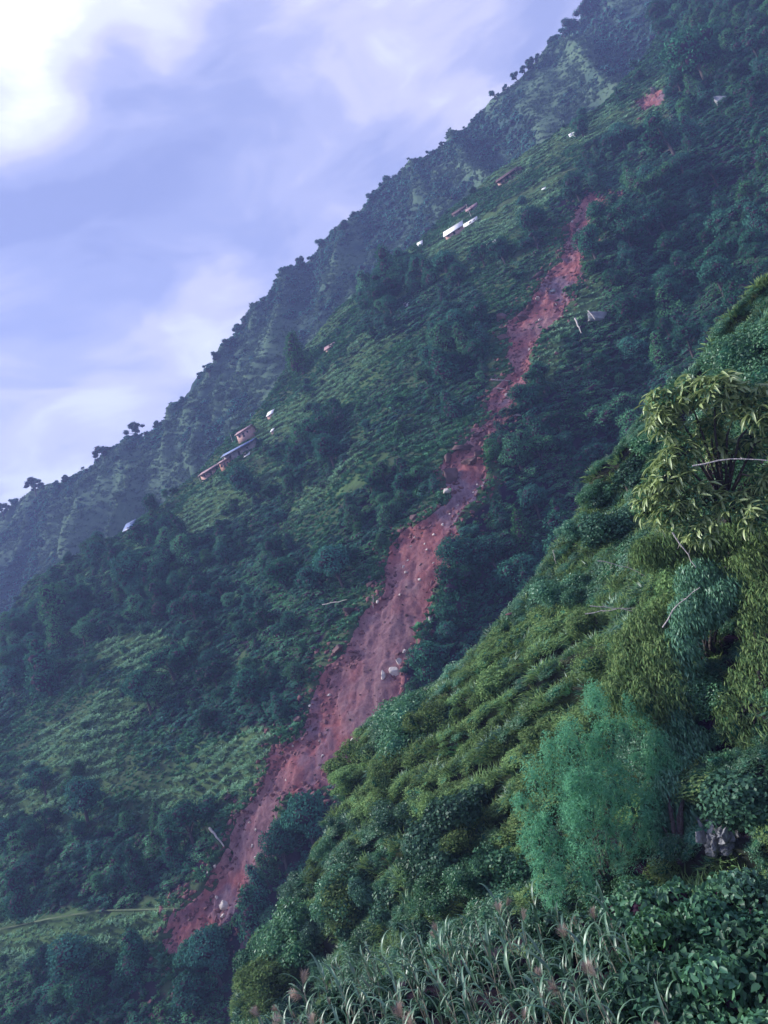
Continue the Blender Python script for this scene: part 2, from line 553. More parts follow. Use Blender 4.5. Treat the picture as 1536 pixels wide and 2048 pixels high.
def leaf_mat(name, dark, light, trans=0.25, gloss=0.0, hue=0.06, rough=0.45, single=None):
    m, t = newmat(name)
    at = N(t, 'ShaderNodeAttribute', attribute_name='tint')
    oi = N(t, 'ShaderNodeObjectInfo')
    rnd = oi.outputs['Random']
    if single is not None:
        sv = N(t, 'ShaderNodeValue'); sv.outputs[0].default_value = single; rnd = sv.outputs[0]
    f = mathn(t, 'ADD', mathn(t, 'MULTIPLY', at.outputs['Fac'], 0.6), mathn(t, 'MULTIPLY', rnd, 0.4))
    col = ramp(t, f, [(0.1, dark), (0.9, light)])
    hs = N(t, 'ShaderNodeHueSaturation')
    h = mathn(t, 'ADD', mathn(t, 'MULTIPLY', mathn(t, 'SUBTRACT', rnd, 0.5), hue), 0.5)
    r2 = mathn(t, 'FRACT', mathn(t, 'MULTIPLY', rnd, 37.7))
    v = mathn(t, 'ADD', mathn(t, 'MULTIPLY', r2, 0.7), 0.65)
    t.links.new(h, hs.inputs['Hue']); t.links.new(v, hs.inputs['Value']); t.links.new(col, hs.inputs['Color'])
    d = N(t, 'ShaderNodeBsdfDiffuse'); tr = N(t, 'ShaderNodeBsdfTranslucent')
    t.links.new(hs.outputs[0], d.inputs[0]); t.links.new(hs.outputs[0], tr.inputs[0])
    mxs = N(t, 'ShaderNodeMixShader'); mxs.inputs[0].default_value = trans
    t.links.new(d.outputs[0], mxs.inputs[1]); t.links.new(tr.outputs[0], mxs.inputs[2])
    out = mxs.outputs[0]
    if gloss > 0:
        g = N(t, 'ShaderNodeBsdfGlossy'); g.inputs['Roughness'].default_value = rough
        g.inputs[0].default_value = (0.9, 0.95, 1, 1)
        m2 = N(t, 'ShaderNodeMixShader'); m2.inputs[0].default_value = gloss
        t.links.new(out, m2.inputs[1]); t.links.new(g.outputs[0], m2.inputs[2]); out = m2.outputs[0]
    o = N(t, 'ShaderNodeOutputMaterial'); t.links.new(out, o.inputs[0])
    return m


def noise_mat(name, stops, scale=1.0, detail=6.0, bump=0.3, bscale=None, rough=0.9, dist=0.2, spec=0.2):
    m, t = newmat(name)
    tcn = N(t, 'ShaderNodeTexCoord')
    nz = N(t, 'ShaderNodeTexNoise', i_Scale=scale, i_Detail=detail, i_Roughness=0.6, i_Distortion=dist)
    t.links.new(tcn.outputs['Object'], nz.inputs[0])
    col = ramp(t, nz.outputs[0], stops)
    p = N(t, 'ShaderNodeBsdfPrincipled'); p.inputs['Roughness'].default_value = rough
    p.inputs['Specular IOR Level'].default_value = spec
    t.links.new(col, p.inputs['Base Color'])
    nb = N(t, 'ShaderNodeTexNoise', i_Scale=bscale or scale * 3, i_Detail=5.0)
    t.links.new(tcn.outputs['Object'], nb.inputs[0])
    bp = N(t, 'ShaderNodeBump'); bp.inputs['Strength'].default_value = bump; bp.inputs['Distance'].default_value = 0.3
    t.links.new(nb.outputs[0], bp.inputs['Height']); t.links.new(bp.outputs[0], p.inputs['Normal'])
    o = N(t, 'ShaderNodeOutputMaterial'); t.links.new(p.outputs[0], o.inputs[0])
    return m


def ground_mat(name, understory, grassc, grassd):
    """attribute 'grass' mixes dark litter with turf"""
    m, t = newmat(name)
    tcn = N(t, 'ShaderNodeTexCoord')
    at = N(t, 'ShaderNodeAttribute', attribute_name='grass')
    nz = N(t, 'ShaderNodeTexNoise', i_Scale=0.18, i_Detail=8.0, i_Roughness=0.65, i_Distortion=0.3)
    n2 = N(t, 'ShaderNodeTexNoise', i_Scale=0.03, i_Detail=4.0)
    t.links.new(tcn.outputs['Object'], nz.inputs[0]); t.links.new(tcn.outputs['Object'], n2.inputs[0])
    turf = ramp(t, nz.outputs[0], [(0.3, grassd), (0.7, grassc)])
    lit = ramp(t, nz.outputs[0], [(0.3, understory), (0.75, tuple(x * 1.8 for x in understory))])
    mxn = N(t, 'ShaderNodeMix', data_type='RGBA')
    f = mathn(t, 'ADD', at.outputs['Fac'], mathn(t, 'MULTIPLY', mathn(t, 'SUBTRACT', n2.outputs[0], 0.5), 0.8), clamp=True)
    t.links.new(f, mxn.inputs[0]); t.links.new(lit, mxn.inputs[6]); t.links.new(turf, mxn.inputs[7])
    p = N(t, 'ShaderNodeBsdfDiffuse'); t.links.new(mxn.outputs[2], p.inputs[0])
    bp = N(t, 'ShaderNodeBump'); bp.inputs['Strength'].default_value = 0.6; bp.inputs['Distance'].default_value = 0.8
    t.links.new(nz.outputs[0], bp.inputs['Height']); t.links.new(bp.outputs[0], p.inputs['Normal'])
    o = N(t, 'ShaderNodeOutputMaterial'); t.links.new(p.outputs[0], o.inputs[0])
    return m


SHADE_LITTER = (0.017, 0.010, 0.022)  # dark violet in the ground colour stands for shade between plants
M_GROUND = ground_mat('hillside_ground', SHADE_LITTER, (0.100, 0.165, 0.070), (0.045, 0.085, 0.040))
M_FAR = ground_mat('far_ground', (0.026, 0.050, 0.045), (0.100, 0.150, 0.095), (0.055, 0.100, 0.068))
M_NEAR = ground_mat('near_ground', SHADE_LITTER, (0.10, 0.13, 0.045), (0.04, 0.06, 0.03))
M_CROWN_SHADE = noise_mat('crown_shade', [(0.3, (0.030, 0.012, 0.032)), (0.7, (0.055, 0.026, 0.050))], 3, bump=0.5)  # purple-dark crown cores, painted as the shade inside the foliage
M_BARK = noise_mat('bark', [(0.3, (0.040, 0.032, 0.034)), (0.7, (0.095, 0.080, 0.080))], 4, bump=0.6)
M_PALEWOOD = noise_mat('pale_dead_wood', [(0.3, (0.34, 0.31, 0.30)), (0.7, (0.55, 0.50, 0.47))], 3, bump=0.4)
M_CANE = noise_mat('cane', [(0.3, (0.20, 0.20, 0.16)), (0.7, (0.36, 0.33, 0.25))], 3, bump=0.2)
LM = {
    'dark': leaf_mat('dark_leaves', (0.019, 0.087, 0.069), (0.054, 0.172, 0.108), 0.15, hue=0.06),
    'mid': leaf_mat('mid_leaves', (0.035, 0.136, 0.081), (0.102, 0.259, 0.123), 0.2, hue=0.06),
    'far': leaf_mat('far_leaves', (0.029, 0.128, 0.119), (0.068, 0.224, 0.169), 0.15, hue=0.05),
    'turf': leaf_mat('turf_blades', (0.107, 0.258, 0.140), (0.255, 0.420, 0.250), 0.3, hue=0.05),
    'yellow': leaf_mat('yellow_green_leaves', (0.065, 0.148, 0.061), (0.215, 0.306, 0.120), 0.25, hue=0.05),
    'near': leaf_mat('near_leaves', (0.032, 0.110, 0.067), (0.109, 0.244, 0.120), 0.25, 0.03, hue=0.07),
    'teal': leaf_mat('feathery_leaves', (0.060, 0.220, 0.140), (0.180, 0.430, 0.240), 0.45, hue=0.02, single=0.6326),
    'pale': leaf_mat('long_pale_leaves', (0.150, 0.215, 0.075), (0.340, 0.420, 0.180), 0.3, 0.06, hue=0.03, single=0.5531),
    'broad': leaf_mat('broad_leaves', (0.024, 0.085, 0.055), (0.070, 0.160, 0.090), 0.2, 0.015, hue=0.05),
    'blade': leaf_mat('cane_leaves', (0.055, 0.140, 0.085), (0.130, 0.240, 0.140), 0.25, 0.06, hue=0.04),
    'plume': leaf_mat('plume', (0.30, 0.23, 0.20), (0.46, 0.38, 0.34), 0.3, hue=0.02),
}


def soil_mat():
    m, t = newmat('landslide_soil')
    tcn = N(t, 'ShaderNodeTexCoord')
    mpn = N(t, 'ShaderNodeMapping')
    # streaks run down the dip of the slope
    mpn.inputs['Rotation'].default_value = (0, 0, 0)
    ang = Matrix((MAIN.s, MAIN.t, MAIN.n))
    nodes = []
    cx = N(t, 'ShaderNodeCombineXYZ')
    for i, (vec, k) in enumerate(((MAIN.s, 1.0), (MAIN.t, 0.22), (MAIN.n, 1.0))):
        d = N(t, 'ShaderNodeVectorMath', operation='DOT_PRODUCT'); t.links.new(tcn.outputs['Object'], d.inputs[0])
        d.inputs[1].default_value = tuple(np.array(vec) * k); t.links.new(d.outputs['Value'], cx.inputs[i])
    st = N(t, 'ShaderNodeTexNoise', i_Scale=0.55, i_Detail=7.0, i_Roughness=0.62, i_Distortion=0.4)
    t.links.new(cx.outputs[0], st.inputs[0])
    big = N(t, 'ShaderNodeTexNoise', i_Scale=0.045, i_Detail=4.0, i_Roughness=0.6)
    t.links.new(tcn.outputs['Object'], big.inputs[0])
    fine = N(t, 'ShaderNodeTexNoise', i_Scale=1.6, i_Detail=8.0, i_Roughness=0.7)
    t.links.new(tcn.outputs['Object'], fine.inputs[0])
    f = mathn(t, 'ADD', mathn(t, 'MULTIPLY', st.outputs[0], 0.5), mathn(t, 'MULTIPLY', fine.outputs[0], 0.5))
    col = ramp(t, f, [(0.34, (0.150, 0.080, 0.098)), (0.48, (0.305, 0.168, 0.180)), (0.66, (0.450, 0.285, 0.270))])
    col2 = ramp(t, big.outputs[0], [(0.42, (1.0, 1.0, 1.0)), (0.56, (1.14, 0.78, 0.74)), (0.64, (0.82, 0.95, 1.08))])
    mu = N(t, 'ShaderNodeMix', data_type='RGBA', blend_type='MULTIPLY'); mu.inputs[0].default_value = 1
    t.links.new(col, mu.inputs[6]); t.links.new(col2, mu.inputs[7])
    p = N(t, 'ShaderNodeBsdfDiffuse'); p.inputs['Roughness'].default_value = 1
    t.links.new(mu.outputs[2], p.inputs[0])
    bp = N(t, 'ShaderNodeBump'); bp.inputs['Strength'].default_value = 0.6; bp.inputs['Distance'].default_value = 0.5
    t.links.new(f, bp.inputs['Height']); t.links.new(bp.outputs[0], p.inputs['Normal'])
    o = N(t, 'ShaderNodeOutputMaterial'); t.links.new(p.outputs[0], o.inputs[0])
    return m


M_SOIL = soil_mat()
M_ROCKB = noise_mat('brown_rock', [(0.3, (0.070, 0.042, 0.050)), (0.7, (0.19, 0.12, 0.12))], 0.8, bump=0.8)
M_ROCKP = noise_mat('pale_rock', [(0.3, (0.38, 0.33, 0.31)), (0.7, (0.62, 0.56, 0.52))], 0.8, bump=0.6)
M_ROCKG = noise_mat('grey_rock', [(0.35, (0.10, 0.11, 0.13)), (0.65, (0.30, 0.31, 0.33))], 1.2, bump=0.8)


# ------------------------------------------------------------------ terrain
def build_slope(slope, name, mat, step, pad, label, bounds_px, grassf):
    p = np.array(bounds_px, float); s, t = slope.solve(p[:, 0], p[:, 1])
    s0, s1, t0, t1 = s.min() - pad, s.max() + pad, t.min() - pad, t.max() + pad
    S = np.arange(s0, s1, step); T = np.arange(t0, t1, step)
    ss, tt = np.meshgrid(S, T)
    P = slope.pos(ss, tt)
    w = P @ Fv
    px, py = project(P)
    keep = (w > 3)
    if slope.crest is not None:
        keep &= sdist(ss, tt, slope.crest) < pad
    gr = grassf(ss, tt, px, py, P)
    idx = np.arange(ss.size).reshape(ss.shape)
    Fc = np.stack([idx[:-1, :-1], idx[:-1, 1:], idx[1:, 1:], idx[1:, :-1]], -1).reshape(-1, 4)
    kf = keep.ravel()[Fc].all(1)
    Fc = Fc[kf]
    used = np.unique(Fc); remap = -np.ones(ss.size, int); remap[used] = np.arange(len(used))
    V = P.reshape(-1, 3)[used]
    me = make_mesh(name, V, remap[Fc], [mat], None, {'grass': gr.ravel()[used]}, True)
    return link(name, me, None, None, kind='structure', label=label)


def grass_main(ss, tt, px, py, P):
    x, y = warp(px, py)
    g = anypoly(x, y, GRASS).astype(float) * 0.9
    g = np.maximum(g, 0.62 * (1 - anypoly(x, y, FOREST)))
    return g


def far_grass(ss, tt, px, py, P=None):
    # spines are grassy, gullies wooded
    r = relief_far(ss, tt)
    r2 = r + 14 * fbm(ss / 30, tt / 40, 61, 3)
    g = sstep(-5, 7, r2)
    g = np.maximum(g, inpoly(px, py, [(160, 960), (270, 900), (400, 900), (420, 950), (260, 1060), (120, 1140), (130, 1020)]) * 0.85)
    g = np.maximum(g, inpoly(px, py, [(420, 770), (480, 690), (590, 570), (560, 680), (480, 800), (420, 850)]) * 0.75)
    return g


build_slope(MAIN, 'mountain_slope', M_GROUND, 1.25, 40, 'steep green mountainside carrying the landslide and the farm terraces',
            [(-120, 1300), (-120, 2150), (1200, -60), (1620, -60), (1620, 800), (400, 2150), (900, 2100)], grass_main)
build_slope(FAR, 'far_ridge', M_FAR, 3.0, 60, 'hazy far ridge behind with grassy spines and wooded gullies',
            [(-150, 1100), (-150, 1500), (500, 1100), (1400, -120), (1500, 300), (1100, -60)], far_grass)


def grass_spur(ss, tt, px, py, P):
    return (~anypoly(px, py, DARKHOLE)) * 0.35 + 0.6 * sstep(0.0, 0.3, fbm(ss / 9, tt / 9, 77, 3)) * (~anypoly(px, py, DARKHOLE))  # hollows lose their turf so the shade-coloured ground paints them dark


build_slope(SPUR, 'near_spur', M_NEAR, 0.6, 14, 'overgrown near spur falling from the right',
            [(1650, 450), (1650, 2100), (2300, 250), (2300, 2100), (500, 2100), (700, 1450), (1100, 1100)], grass_spur)

# landslide bed on a finer grid
sa = np.array(SCAR_ST); s0, t0 = sa.min(0) - 6; s1, t1 = sa.max(0) + 6
sb = np.array(SCAR2_ST); s1 = max(s1, sb[:, 0].max() + 5); t1 = max(t1, sb[:, 1].max() + 5)


def bed_h(a, b, dd):
    det = .95 * fbm(a / 5, b / 14, 101, 4) + .5 * fbm(a / 1.8, b / 2.2, 103, 4) + .42 * fbm(a / .8, b / .9, 107, 2) - .8 * np.abs(fbm(a / 4.2, b / 24, 105, 3))
    return 3.5 * (1 - sstep(-4.5, -2.0, dd)) + 0.55 + det * sstep(1.0, -2.5, dd) - 1.1 * sstep(-0.3, 1.0, dd)


def build_scar():
    st = 0.48
    ss, tt = np.meshgrid(np.arange(s0, s1, st), np.arange(t0, t1, st))
    d = np.full(ss.shape, 99.0)
    coarse = np.minimum(np.minimum(sdist(ss, tt, SCAR_ST), sdist(ss, tt, SCAR2_ST)), sdist(ss, tt, SCAR3_ST))
    near = coarse < 4
    d[near] = scar_d(ss[near], tt[near])
    hh = np.zeros(ss.shape); hh[near] = MAIN.h(ss[near], tt[near])
    a, b = ss[near], tt[near]
    dd = d[near]
    # the bed sits over the hillside inside the edge and dives under it outside
    hh[near] += bed_h(a, b, dd)
    P = MAIN.O + ss[..., None] * MAIN.s + tt[..., None] * MAIN.t + hh[..., None] * MAIN.n
    keep = near & (d < 1.3)
    idx = np.arange(ss.size).reshape(ss.shape)
    Fc = np.stack([idx[:-1, :-1], idx[:-1, 1:], idx[1:, 1:], idx[1:, :-1]], -1).reshape(-1, 4)
    Fc = Fc[keep.ravel()[Fc].all(1)]
    used = np.unique(Fc); rm = -np.ones(ss.size, int); rm[used] = np.arange(len(used))
    me = make_mesh('landslide', P.reshape(-1, 3)[used], rm[Fc], [M_SOIL], None, None, True)
    link('landslide', me, kind='structure', label='long bare reddish landslide scar down the green slope')


build_scar()

# footpaths worn along the terraces
M_PATH = noise_mat('path_earth', [(0.3, (0.07, 0.11, 0.055)), (0.7, (0.12, 0.16, 0.085))], 0.6, bump=.3)
for pl_, lab_ in zip(PATHS, ['footpath crossing the grass at the lower left', 'footpath running up from the white roofed houses']):
    V = []
    for (x0_, y0_), (x1_, y1_) in zip(pl_[:-1], pl_[1:]):
        m_ = max(4, int(math.hypot(x1_ - x0_, y1_ - y0_) / 5))
        for q in range(m_ + (1 if (x1_, y1_) == pl_[-1] else 0)):
            P_ = MAIN.at(x0_ + (x1_ - x0_) * q / m_, y0_ + (y1_ - y0_) * q / m_, .25); V += [P_ - MAIN.t * .14, P_ + MAIN.t * .14 + np.array([0, 0, .05])]
    n_ = len(V) // 2; link('path', make_mesh('path', V, [(2 * q, 2 * q + 2, 2 * q + 3, 2 * q + 1) for q in range(n_ - 1)], [M_PATH], None, None, True), kind='structure', label=lab_)

# foreground bench: nearly level ground the cane plants stand on
FGZ = -8.0
FG_EDGE = [(560, 2300), (640, 2080), (800, 1985), (1000, 1930), (1250, 1895), (1536, 1850), (1750, 1810), (2100, 2400)]
v_ = ray(np.array([p[0] for p in FG_EDGE]), np.array([p[1] for p in FG_EDGE])); FG_XY = [tuple((v * FGZ / v[2])[:2]) for v in v_]
FG_XY = FG_XY[:7] + [(20, 0), (0, -2), (-9, 4)]


def fg_z(x, y):
    d = sdist(x, y, FG_XY)
    return FGZ + 0.35 * fbm(x / 3, y / 3, 51, 3) - 1.3 * np.maximum(d, 0) * sstep(0, 2, np.maximum(d, 0))


xx, yy = np.meshgrid(np.arange(-18, 34, 0.4), np.arange(-4, 44, 0.4))
zz = np.maximum(fg_z(xx, yy), -16)
ix = np.arange(xx.size).reshape(xx.shape)
link('foreground_bench', make_mesh('foreground_bench', np.stack([xx, yy, zz], -1).reshape(-1, 3),
     np.stack([ix[:-1, :-1], ix[:-1, 1:], ix[1:, 1:], ix[1:, :-1]], -1).reshape(-1, 4), [M_NEAR], None,
     {'grass': np.full(xx.size, 0.2)}, True), kind='structure', label='level earth bench under the cane plants')
vv = np.array([(-1400, -300, -150), (1400, -300, -150), (1400, 1500, -150), (-1400, 1500, -150)], float)
link('valley_floor', make_mesh('valley_floor', vv, [(0, 1, 2, 3)], [M_GROUND], None, {'grass': np.full(4, .4)}),
     kind='structure', label='valley floor far below the slopes')


# ------------------------------------------------------------------ plants
def crown_parts(rng, lobes, nleaf, leaf, width=None, core=0.80, updir=0.25, jitter=0.5, drp=None, spread=(.86, 1.1), six=False):
    """lobes: (cx,cy,cz,rx,rz)"""
    lobes = np.array(lobes, float)
    wts = lobes[:, 3] ** 2; wts /= wts.sum()
    C = []; Nn = []
    need = nleaf; tries = 0
    while need > 0 and tries < 12:
        k = rng.choice(len(lobes), need * 2, p=wts)
        d = _norm(rng.normal(size=(len(k), 3)) + np.array([0, 0, updir]))
        lb = lobes[k]
        rr = rng.uniform(*spread, (len(k), 1))
        p = lb[:, :3] + d * np.stack([lb[:, 3], lb[:, 3], lb[:, 4]], 1) * rr
        ok = np.ones(len(k), bool)
        for j in range(len(lobes)):
            q = (p - lobes[j, :3]) / np.array([lobes[j, 3], lobes[j, 3], lobes[j, 4]])
            ok &= (np.sum(q * q, 1) > 0.72) | (k == j)
        p = p[ok][:need]; d = d[ok][:need]
        C.append(p); Nn.append(d); need -= len(p); tries += 1
    C = np.concatenate(C); Nn = np.concatenate(Nn)
    Nn = _norm(Nn + jitter * rng.normal(size=Nn.shape) * 0.8 + np.array([0, 0, 0.25]))
    v, f, a = leaves6(C, Nn, leaf, width or leaf * .7, rng) if six else leaves(C, Nn, leaf, width or leaf * 0.6, rng, drp)
    parts = [(v, f, 0, a)]
    if core:  # second material, dark shade painted inside each lobe
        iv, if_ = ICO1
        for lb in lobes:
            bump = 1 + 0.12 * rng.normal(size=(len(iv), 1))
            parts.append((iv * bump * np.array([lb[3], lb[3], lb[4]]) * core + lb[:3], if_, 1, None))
    return parts


def tree_lobes(rng, kind):
    lb = []
    if kind == 'round':
        n = rng.integers(9, 14)
        for i in range(n):
            a = rng.uniform(0, 6.28); r = rng.uniform(0, .26); z = rng.uniform(.38, .82)
            q = rng.uniform(.13, .22)
            lb.append((r * math.cos(a), r * math.sin(a), z, q, q * rng.uniform(.7, .95)))
    elif kind == 'wide':
        n = rng.integers(10, 15)
        for i in range(n):
            a = rng.uniform(0, 6.28); r = rng.uniform(.05, .46); z = rng.uniform(.5, .82) - r * .3
            q = rng.uniform(.12, .2)
            lb.append((r * math.cos(a), r * math.sin(a), z, q, q * .7))
    elif kind == 'tall':
        for z in np.linspace(.22, .9, 9):
            a = rng.uniform(0, 6.28); r = .12 * (1.15 - z)
            q = .19 * (1.15 - z) + .05
            lb.append((r * math.cos(a), r * math.sin(a), z, q * rng.uniform(.8, 1.15), q * 1.0))
    elif kind == 'mound':
        n = rng.integers(6, 10)
        for i in range(n):
            a = rng.uniform(0, 6.28); r = rng.uniform(0, .36); q = rng.uniform(.16, .3)
            lb.append((r * math.cos(a), r * math.sin(a), rng.uniform(.08, .42), q, q * .8))
    elif kind == 'sparse':
        n = 6
        for i in range(n):
            a = rng.uniform(0, 6.28); r = rng.uniform(.08, .3); q = rng.uniform(.09, .16)
            lb.append((r * math.cos(a), r * math.sin(a), rng.uniform(.5, .9), q, q * .65))
    return lb


def trunk_mesh(rng, lobes, name='trunk', mat=None, r=.03, base=-.15):
    parts = []
    top = max(l[2] for l in lobes) * .85
    pts = [(0, 0, base), (rng.uniform(-.02, .02), rng.uniform(-.02, .02), .2), (rng.uniform(-.04, .04), rng.uniform(-.04, .04), top * .6), (0, 0, top)]
    v, f = tube(pts, [r * 1.3, r, r * .7, r * .25], 6); parts.append((v, f, 0, None))
    for l in lobes[:6]:
        z0 = min(.5 * l[2], top * .6)
        v, f = tube([(0, 0, z0), (l[0] * .5, l[1] * .5, z0 + (l[2] - z0) * .55), (l[0], l[1], l[2])], [r * .5, r * .35, r * .12], 5)
        parts.append((v, f, 0, None))
    return mesh_parts(name, parts, [mat or M_BARK])


rng = np.random.default_rng(7)
TREES = {}
for kind, cnt, nl, lf in (('round', 4, 1500, .050), ('wide', 3, 1500, .050), ('tall', 3, 1200, .048), ('sparse', 3, 500, .045), ('mound', 3, 1200, .055)):
    for mk in ('dark', 'mid'):
        lst = []
        for i in range(cnt):
            lb = tree_lobes(rng, kind)
            cm = mesh_parts('crown', crown_parts(rng, lb, int(nl * 1.3), lf, core=.62, jitter=.8, spread=(.7, 1.28)), [LM[mk], M_CROWN_SHADE])
            tm = trunk_mesh(rng, lb)
            lst.append((cm, tm))
        TREES[(kind, mk)] = lst


def source(name, me):
    return bpy.data.objects.new(name, me)        # never linked: only read by the scatter


def scatter(name, P, scl, rot, me, label, cat, kind='stuff'):
    if len(P) == 0: return
    pm = bpy.data.meshes.new(name)
    pm.vertices.add(len(P)); pm.vertices.foreach_set('co', np.asarray(P, np.float32).ravel())
    a = pm.attributes.new('scl', 'FLOAT_VECTOR', 'POINT'); a.data.foreach_set('vector', np.asarray(scl, np.float32).ravel())
    a = pm.attributes.new('rot', 'FLOAT_VECTOR', 'POINT'); a.data.foreach_set('vector', np.asarray(rot, np.float32).ravel())
    o = link(name, pm, kind=kind, label=label, category=cat)
    g = bpy.data.node_groups.new(name, 'GeometryNodeTree')
    g.interface.new_socket('Geometry', in_out='INPUT', socket_type='NodeSocketGeometry')
    g.interface.new_socket('Geometry', in_out='OUTPUT', socket_type='NodeSocketGeometry')
    gi = g.nodes.new('NodeGroupInput'); go = g.nodes.new('NodeGroupOutput')
    ip = g.nodes.new('GeometryNodeInstanceOnPoints')
    ob = g.nodes.new('GeometryNodeObjectInfo'); ob.inputs[0].default_value = source('source_' + name, me)
    na = g.nodes.new('GeometryNodeInputNamedAttribute'); na.data_type = 'FLOAT_VECTOR'; na.inputs[0].default_value = 'scl'
    nr = g.nodes.new('GeometryNodeInputNamedAttribute'); nr.data_type = 'FLOAT_VECTOR'; nr.inputs[0].default_value = 'rot'
    er = g.nodes.new('FunctionNodeEulerToRotation')
    lk = g.links.new
    lk(gi.outputs[0], ip.inputs['Points']); lk(ob.outputs['Geometry'], ip.inputs['Instance'])
    lk(na.outputs[0], ip.inputs['Scale']); lk(nr.outputs[0], er.inputs[0]); lk(er.outputs[0], ip.inputs['Rotation'])
    lk(ip.outputs[0], go.inputs[0])
    md = o.modifiers.new('scatter', 'NODES'); md.node_group = g
    return o


def jit_grid(rng, s0, s1, t0, t1, step):
    ss, tt = np.meshgrid(np.arange(s0, s1, step), np.arange(t0, t1, step))
    ss = ss + rng.uniform(-.5, .5, ss.shape) * step; tt = tt + rng.uniform(-.5, .5, tt.shape) * step
    return ss.ravel(), tt.ravel()


def bounds(slope, px, pad=5):
    p = np.array(px, float); s, t = slope.solve(p[:, 0], p[:, 1]); return s.min() - pad, s.max() + pad, t.min() - pad, t.max() + pad


def rand_rot(rng, n, tilt=.15):
    return np.stack([rng.normal(0, tilt, n), rng.normal(0, tilt, n), rng.uniform(0, 6.28, n)], 1)


def slope_rot(slope, ds, dt, rng, n, yaw=.35, lean=.5, K=96):
    E_ = []
    for k in range(K):
        up = _norm(slope.n * lean + np.array([0, 0, 1.0]) * (1 - lean) + rng.normal(0, .10, 3))
        d_ = slope.s * ds + slope.t * dt; d_ = _norm(d_ - up * (d_ @ up)); e_ = np.cross(up, d_)
        a = rng.normal(0, yaw); x_ = d_ * math.cos(a) + e_ * math.sin(a); y_ = np.cross(up, x_)
        if k % 2: x_, y_ = -x_, -y_
        E_.append(Matrix((x_, y_, up)).transposed().to_euler())
    E_ = np.array([tuple(e) for e in E_])
    return E_[rng.integers(0, K, n)]


def in_view(px, py, w, m=60): return (w > 2) & (px > -m) & (px < 1536 + m) & (py > -m) & (py < 2048 + m)


SPUR_PX = CREST_SPUR
# --- source clumps
clump = {}
for mk, nl, lf in (('dark', 260, .13), ('mid', 260, .13), ('far', 160, .17), ('yellow', 1000, .080), ('near', 1000, .080)):
    near_ = mk in ('yellow', 'near')
    clump[mk] = [mesh_parts('clump', crown_parts(rng, tree_lobes(rng, 'mound'), nl, lf, lf * (.45 if near_ else .6), core=.5 if near_ else .75, jitter=1.0 if near_ else .5, spread=(.5, 1.35) if near_ else (.8, 1.15)), [LM[mk], LM['dark'] if near_ else M_CROWN_SHADE]) for _ in range(3)]


def tuft_mesh(rng, mk, n=34, hgt=1.0, wd=.07, spread=.45):
    a = rng.uniform(0, 6.28, n); r = rng.uniform(0, spread, n); base = np.stack([r * np.cos(a), r * np.sin(a), np.full(n, -.1)], 1)
    lean = np.stack([np.cos(a), np.sin(a), np.zeros(n)], 1) * rng.uniform(.2, .7, (n, 1))
    hh = hgt * rng.uniform(.5, 1, (n, 1))
    side = np.stack([-np.sin(a + rng.normal(0, .8, n)), np.cos(a), np.zeros(n)], 1) * wd
    mid = base + lean * .35 * hh + np.array([0, 0, .6]) * hh; tip = base + lean * hh + np.array([0, 0, .85]) * hh
    V = np.stack([base - side, base + side, mid + side * .8, tip, mid - side * .8], 1).reshape(-1, 3)
    i = np.arange(n) * 5
    q = np.stack([i, i + 1, i + 2, i + 4], 1); tr = np.stack([i + 4, i + 2, i + 3], 1)
    return [(V, q, 0, np.repeat(rng.uniform(0, 1, n), 5)), (V, tr, 0, np.repeat(rng.uniform(0, 1, n), 5))]


TUFT = [mesh_parts('tuft', tuft_mesh(rng, 'turf', 26, 1.0, .13), [LM['turf']]) for _ in range(2)]
TUFT2 = [mesh_parts('tuft', tuft_mesh(rng, 'mid', 26, 1.0, .14), [LM['mid']]) for _ in range(2)]
DRAPE = [mesh_parts('tuft', tuft_mesh(rng, 'x', 60, 1.0, .035, .6), [LM[k]]) for k in ('yellow', 'yellow', 'near')]

# --- cover of the main slope
T_NECK = float(MAIN.solve(np.array([1000.]), np.array([850.]))[1][0])
b = bounds(MAIN, [(-60, 1250), (-60, 2100), (1200, -60), (1590, -60), (1590, 620), (480, 2100), (1120, 1130)], 8)
s, t = jit_grid(rng, *b, 1.9)
P0 = MAIN.O + s[:, None] * MAIN.s + t[:, None] * MAIN.t
px, py = project(P0); w = P0 @ Fv
k = in_view(px, py, w, 90) & ~(inpoly(px, py, SPUR_PX) & (sdist(px, py, SPUR_PX) < -130))
s, t = s[k], t[k]
k = (sdist(s, t, MAIN.crest) < 6); s, t = s[k], t[k]
d = scar_d(s, t); k = (d > .9) | ((t > T_NECK) & (fbm(s / 8, t / 9, 221, 3) > .16) & (d > -9)); s, t, d = s[k], t[k], d[k]
P = MAIN.pos(s, t) + MAIN.n * (np.where(d < .6, 3.5 * (1 - sstep(-4.5, -2.0, d)) + .35, 0))[:, None]; px, py = project(P); x, y = warp(px, py)
isg = anypoly(x, y, GRASS); isf = anypoly(x, y, FOREST)
dens = fbm(s / 16, t / 12, 201, 3)
u = rng.uniform(0, 1, len(s))
low = (d < 6) & (u < .5)
shrub = ((isg & (dens > .22) & (u < .5)) | (~isg & ~low & (dens > np.where(isf, -.5, -.12)))) & ~cleared(px, py, -4) & ~on_path(px, py, 8)
sz = np.where(isg, rng.uniform(.8, 1.7, len(s)), np.where(isf, rng.uniform(1.5, 3.6, len(s)), rng.uniform(.9, 2.3, len(s)))) * (1 + .5 * dens) * np.where(d < 5, .6, 1.0)
sz = np.clip(sz, .7, 4.6)
darkp = (isf & (fbm(s / 9, t / 9, 209, 2) > .0)) | (fbm(s / 30, t / 25, 207, 3) > .14)
